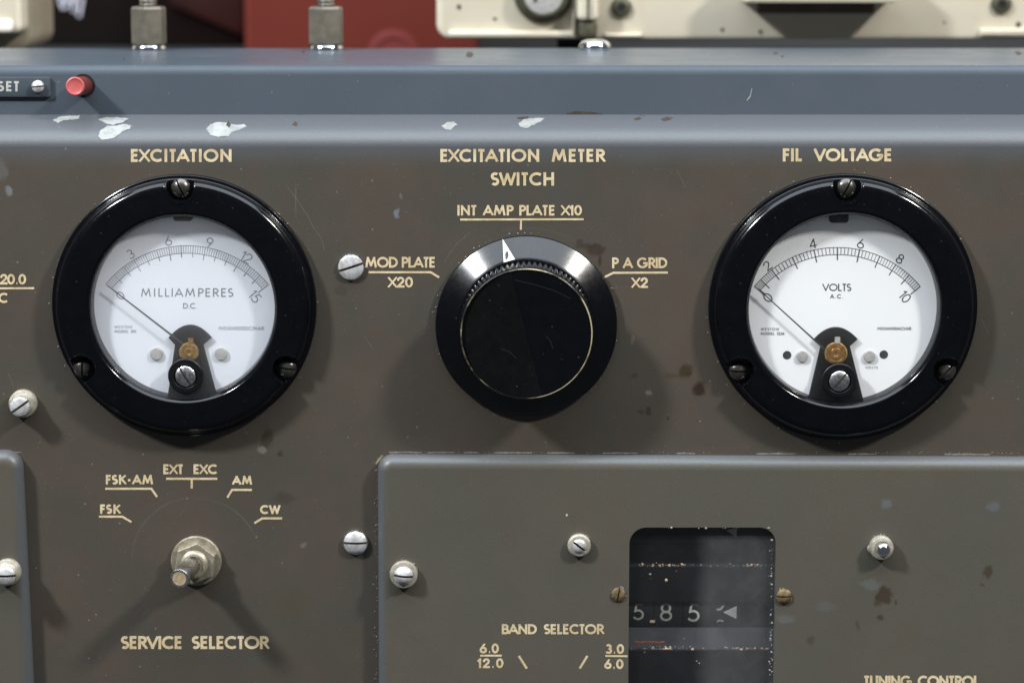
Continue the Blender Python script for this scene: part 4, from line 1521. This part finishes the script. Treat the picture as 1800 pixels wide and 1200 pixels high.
# hex standoffs and dome bolt on top of the housing
def standoff(px, label):
    c = PZ(px, 88.5, ZH)
    s = S(c)
    root = thing('hex_standoff', c, label, 'standoff', 'hex standoffs on the housing top')
    mb = MB()
    lathe(mb, c, [(28, 0), (29.5, 2), (29.5, 5.5), (28, 8), (24, 9)], s, 48, fr=TOPF)
    mb.build('washer', CHROME, root)
    mb = MB()
    r6 = 31.5
    pts = []
    rings = [(0.90, 9), (1.0, 12.5), (1.0, 72), (0.90, 76)]
    vs, fs = [], []
    for k, h in rings:
        for i in range(6):
            t = math.radians(60 * i + 83)
            vs.append(c + Vector((r6 * k * math.cos(t) * s, r6 * k * math.sin(t) * s, h * s)))
    for j in range(3):
        for i in range(6):
            k = (i + 1) % 6
            fs.append((j * 6 + i, j * 6 + k, (j + 1) * 6 + k, (j + 1) * 6 + i))
    fs.append(tuple(18 + i for i in range(6)))
    mb.add(vs, fs)
    mb.build('hex_body', HEXM, root, smooth=False)
    mb = MB()
    pr = [(13, 74)]
    for i in range(9):
        pr += [(13.2, 77 + i * 6), (16, 80 + i * 6)]
    pr += [(14, 132)]
    lathe(mb, c, pr, s, 32, fr=TOPF)
    mb.build('threaded_stud', STEEL, root, angle=60)
    return root


standoff(262.5, 'weathered hex standoff nearest the cream box at the left')
standoff(573.5, 'weathered hex standoff in front of the red cabinet')
c = PZ(1045.5, 88, ZH)
s = S(c)
mb = MB()
lathe(mb, c, [(27.5, 0), (28.5, 2)] + [(28.5 * math.cos(t) ** .6, 4 + 15 * math.sin(t)) for t in [math.pi / 2 * i / 12 for i in range(12)]] + [(.3, 19)], s, 48, fr=TOPF)
o = mb.build('dome_bolt', CHROME, None, loc=c)
tag(o, 'shiny chrome dome bolt on the housing top below the cream cabinet latch', 'bolt')

# ------------------------------------------------------------------ cream cabinets behind
YB = 0.205


def q2(px, py, Y):
    p = P(px, py, Y)
    return (p.x, p.z)


cab = thing('cream_cabinet', P(1250, 68, YB), 'chipped cream equipment cabinet standing above the housing at the upper right', 'cabinet')
x0, zb = q2(767, 69, YB)
x1 = 0.30
mb = MB()
prism(mb, rrect(x0, x1, zb, zb + 0.13, 26 * .00024, 8), YB, YB + 0.17, .0016)
shell = mb.build('shell', BEIGE, cab)
zsh = zb - 0.022


def slab(name, px0, px1, py0, py1, thick, m, parent, bev=.0008, rr=3, label=None):
    a, b = q2(px0, py0, YB), q2(px1, py1, YB)
    mb = MB()
    prism(mb, rrect(a[0], b[0], b[1], a[1], rr * .00024, 6), YB - thick, YB - .0001, bev)
    return mb.build(name, m, parent, label=label)


slab('bottom_lip', 788, 1009, 54, 66, .0030, BEIGE, cab, .0012, 5)
slab('bottom_lip', 1062, 1128, 58.5, 66, .0026, BEIGE, cab, .0010, 3)
slab('bottom_lip', 1722, 1900, 51, 64, .0026, BEIGE, cab, .0010, 3)
slab('door_edge', 1007, 1012.5, -200, 66, .0036, BEIGE, cab, .0006, 1)
lt = slab('latch', 1014, 1051, -160, 35, .010, BEIGE, cab, .002, 8)
slab('latch_tip', 1016, 1049, 34, 68, .008, OLIVE, lt, .002, 10)
slab('latch_groove', 1031, 1035, -150, 30, .0101, OLIVE, lt, .0002, 1)
slab('label_holder', 1303, 1562, -60, 3, .021, BEIGE, cab, .0012, 4)
slab('shade_strip', 1332, 1536, 2, 24, .0012, mat('brown contact shade', (0.13, 0.085, 0.055), (0.10, 0.065, 0.04), 60, 0.7), cab, .0003, 2)  # dark strip painting the contact shadow under the holder
# lock
cl = P(955, -10, YB)
s = S(cl)
mb = MB()
lathe(mb, cl, [(52, 0), (52, 6), (49, 9), (45, 9), (43, 24), (40, 27), (36.5, 28), (35, 26)], s, 64)
lk = mb.build('lock', OLIVE, cab)
mb = MB()
lathe(mb, cl, [(35, 25), (34, 27.5), (32, 28), (.3, 28.2)], s, 48)
pl = mb.build('lock_plug', STUD, lk)
mb = MB()
pz = P(941, 0, YB - 28.4 * s)
box(mb, (pz.x - 3 * s, pz.y, pz.z - 5 * s), (pz.x + 3 * s, pz.y + .0004, pz.z + 30 * s))
mb.build('keyhole', HOLE, lk, smooth=False)
for (x, y) in ((1092, 13), (1760, 7)):
    cc = P(x, y, YB)
    s = S(cc)
    mb = MB()
    lathe(mb, cc, [(18, 0), (18, 3), (15.5, 7.5), (10, 10), (7, 10), (6, 5)], s, 32)
    o = mb.build('cabinet_screw', OLIVE, cab)
    mb = MB()
    for ang in (20, 110):
        ca, sa = math.cos(math.radians(ang)), math.sin(math.radians(ang))
        vs = [cc + Vector(((u * ca - v * sa) * s, -h * s - (ang == 20) * .00003, (u * sa + v * ca) * s)) for h in (8.3, 10.4) for u, v in ((-9, -1.8), (9, -1.8), (9, 1.8), (-9, 1.8))]
        mb.add(vs, [(4, 5, 6, 7), (0, 1, 5, 4), (1, 2, 6, 5), (2, 3, 7, 6), (3, 0, 4, 7)])
    mb.build('cross_slot', HOLE, o, smooth=False)
# rubbed-through paint spots along the lower edge
sbv = BVHTree.FromPolygons([tuple(v.co + WL[shell.name]) for v in shell.data.vertices], [tuple(p.vertices) for p in shell.data.polygons])
for (x, y, rx, ry) in ((807, 13, 4, 5), (1270, 53, 4, 3.5), (1337, 57, 4, 4), (1210, 66, 7, 4), (1385, 69, 5, 3), (870, 34, 4, 3), (1790, 44, 5, 5), (1660, 40, 3, 2), (782, 60, 4, 6)):
    chip('worn_spot', [(x + rx * math.cos(t), y + ry * math.sin(t)) for t in [6.283 * i / 8 for i in range(8)]], CHIPD, jit=.8, parent=shell, tree=sbv)
for fx in (0.03, 0.25):
    mb = MB()
    lathe(mb, Vector((fx, YB + .05, zsh + .0003)), [(.010, 0), (.010, .0218)], 1.0, 24, fr=TOPF)
    mb.build('foot', HOLE, cab)

box2 = thing('cream_case', P(20, 62, YB), 'cream painted metal case with rounded corner at the upper left corner', 'case')
a = q2(95, 80, YB + .06)
mb = MB()
prism(mb, rrect(-0.34, a[0], a[1], a[1] + .13, 30 * .00024, 10), YB + .012, YB + .06, .003)
mb.build('body', BEIGD, box2)
a = q2(41, 60, YB)
mb = MB()
prism(mb, rrect(-0.34, a[0], a[1], a[1] + .13, 16 * .00024, 8), YB, YB + .0118, .0025)
lid = mb.build('lid', BEIGE, box2)
mb = MB()
a = q2(41.5, 60, YB)
mb2 = MB()
prism(mb, rrect(-.34, P(24, 40, YB).x, P(0, 57, YB).z, P(0, 35, YB).z, 8 * .00024, 6), YB - .002, YB - .0001, .0012)
mb.build('lid_highlight_strip', mat('highlit cream enamel', (0.78, 0.74, 0.66), None, 60, 0.35), box2)  # paler strip that paints the bright highlight on the lid
mb = MB()
lathe(mb, Vector((-0.24, YB + .04, zsh + .0003)), [(.008, 0), (.008, P(95, 80, YB + .06).z - zsh - .0005)], 1.0, 24, fr=TOPF)
mb.build('foot', HOLE, box2)

# ------------------------------------------------------------------ things further back
mb = MB()
box(mb, (-0.6, YBK + .012, zsh - .012), (0.6, 0.95, zsh))
o = mb.build('shelf', SHELF, None, smooth=False, loc=(0, .5, zsh - .012))
tag(o, 'dark shelf top behind the housing', 'shelf', kind='structure')
mb = MB()
box(mb, (-0.75, 0.96, zsh - .012), (0.75, 0.98, zsh + .5))
o = mb.build('wall', mat('dark room wall', (0.006, 0.005, 0.0045), (0.004, 0.0035, 0.003), 4, 0.8, 0, 0.1), None, smooth=False, loc=(0, .97, zsh))
tag(o, 'dark wall far behind the equipment', 'wall', kind='structure')
YR = 0.49
red = thing('red_cabinet', P(620, 90, YR), 'out of focus brick red cabinet between the standoffs and the cream cabinet', 'cabinet')
a, b = P(431, 90, YR), P(840, 90, YR)
mb = MB()
prism(mb, rrect(a.x, b.x, zsh + .0005, zsh + .28, .004, 5), YR, YR + .25, .002)
mb.build('shell', REDC, red)
cc = P(692, 100, YR)
s = S(cc)
mb = MB()
lathe(mb, cc, [(46, 0), (44, 4), (36, 5), (33, 2), (2, 1.5)], s, 48)
mb.build('round_boss', mat('dull dark red', (0.17, 0.024, 0.02), None, 20, 0.5), red)
YC = 0.57
dk = thing('dark_crate', P(260, 90, YC), 'dark brown crate with pale handwriting, behind the left standoff', 'crate')
a, b = P(60, 90, YC), P(428, 90, YC)
mb = MB()
prism(mb, rrect(a.x, b.x, zsh + .0005, zsh + .20, .003, 4), YC, YC + .12, .0015)
mb.build('crate_body', DKBR, dk)
mb = MB()
pts = [q2(*p, YC) for p in ((300, -40), (430, -40), (430, 62), (395, 48), (300, 8))]
prism(mb, pts, YC - .006, YC - .0002, .001)
mb.build('sloping_cleat', mat('reddish brown wood', (0.038, 0.009, 0.007), (0.022, 0.006, 0.005), 30, 0.7, 0, 0.15), dk)
k = Ink(YC, .0002)
k.line([(105, -10), (107, 6), (110, 14), (114, 13), (115, 4), (113, -4), (108, -2)], 3.6)
k.line([(121, -8), (124, 2), (131, 0), (133, -10)], 3.4)
k.line([(130, -6), (129, 10), (127.5, 20)], 3.8)
k.line([(145, -12), (142, 10), (138.5, 29)], 4.2)
k.build('handwriting', CHALK, dk)
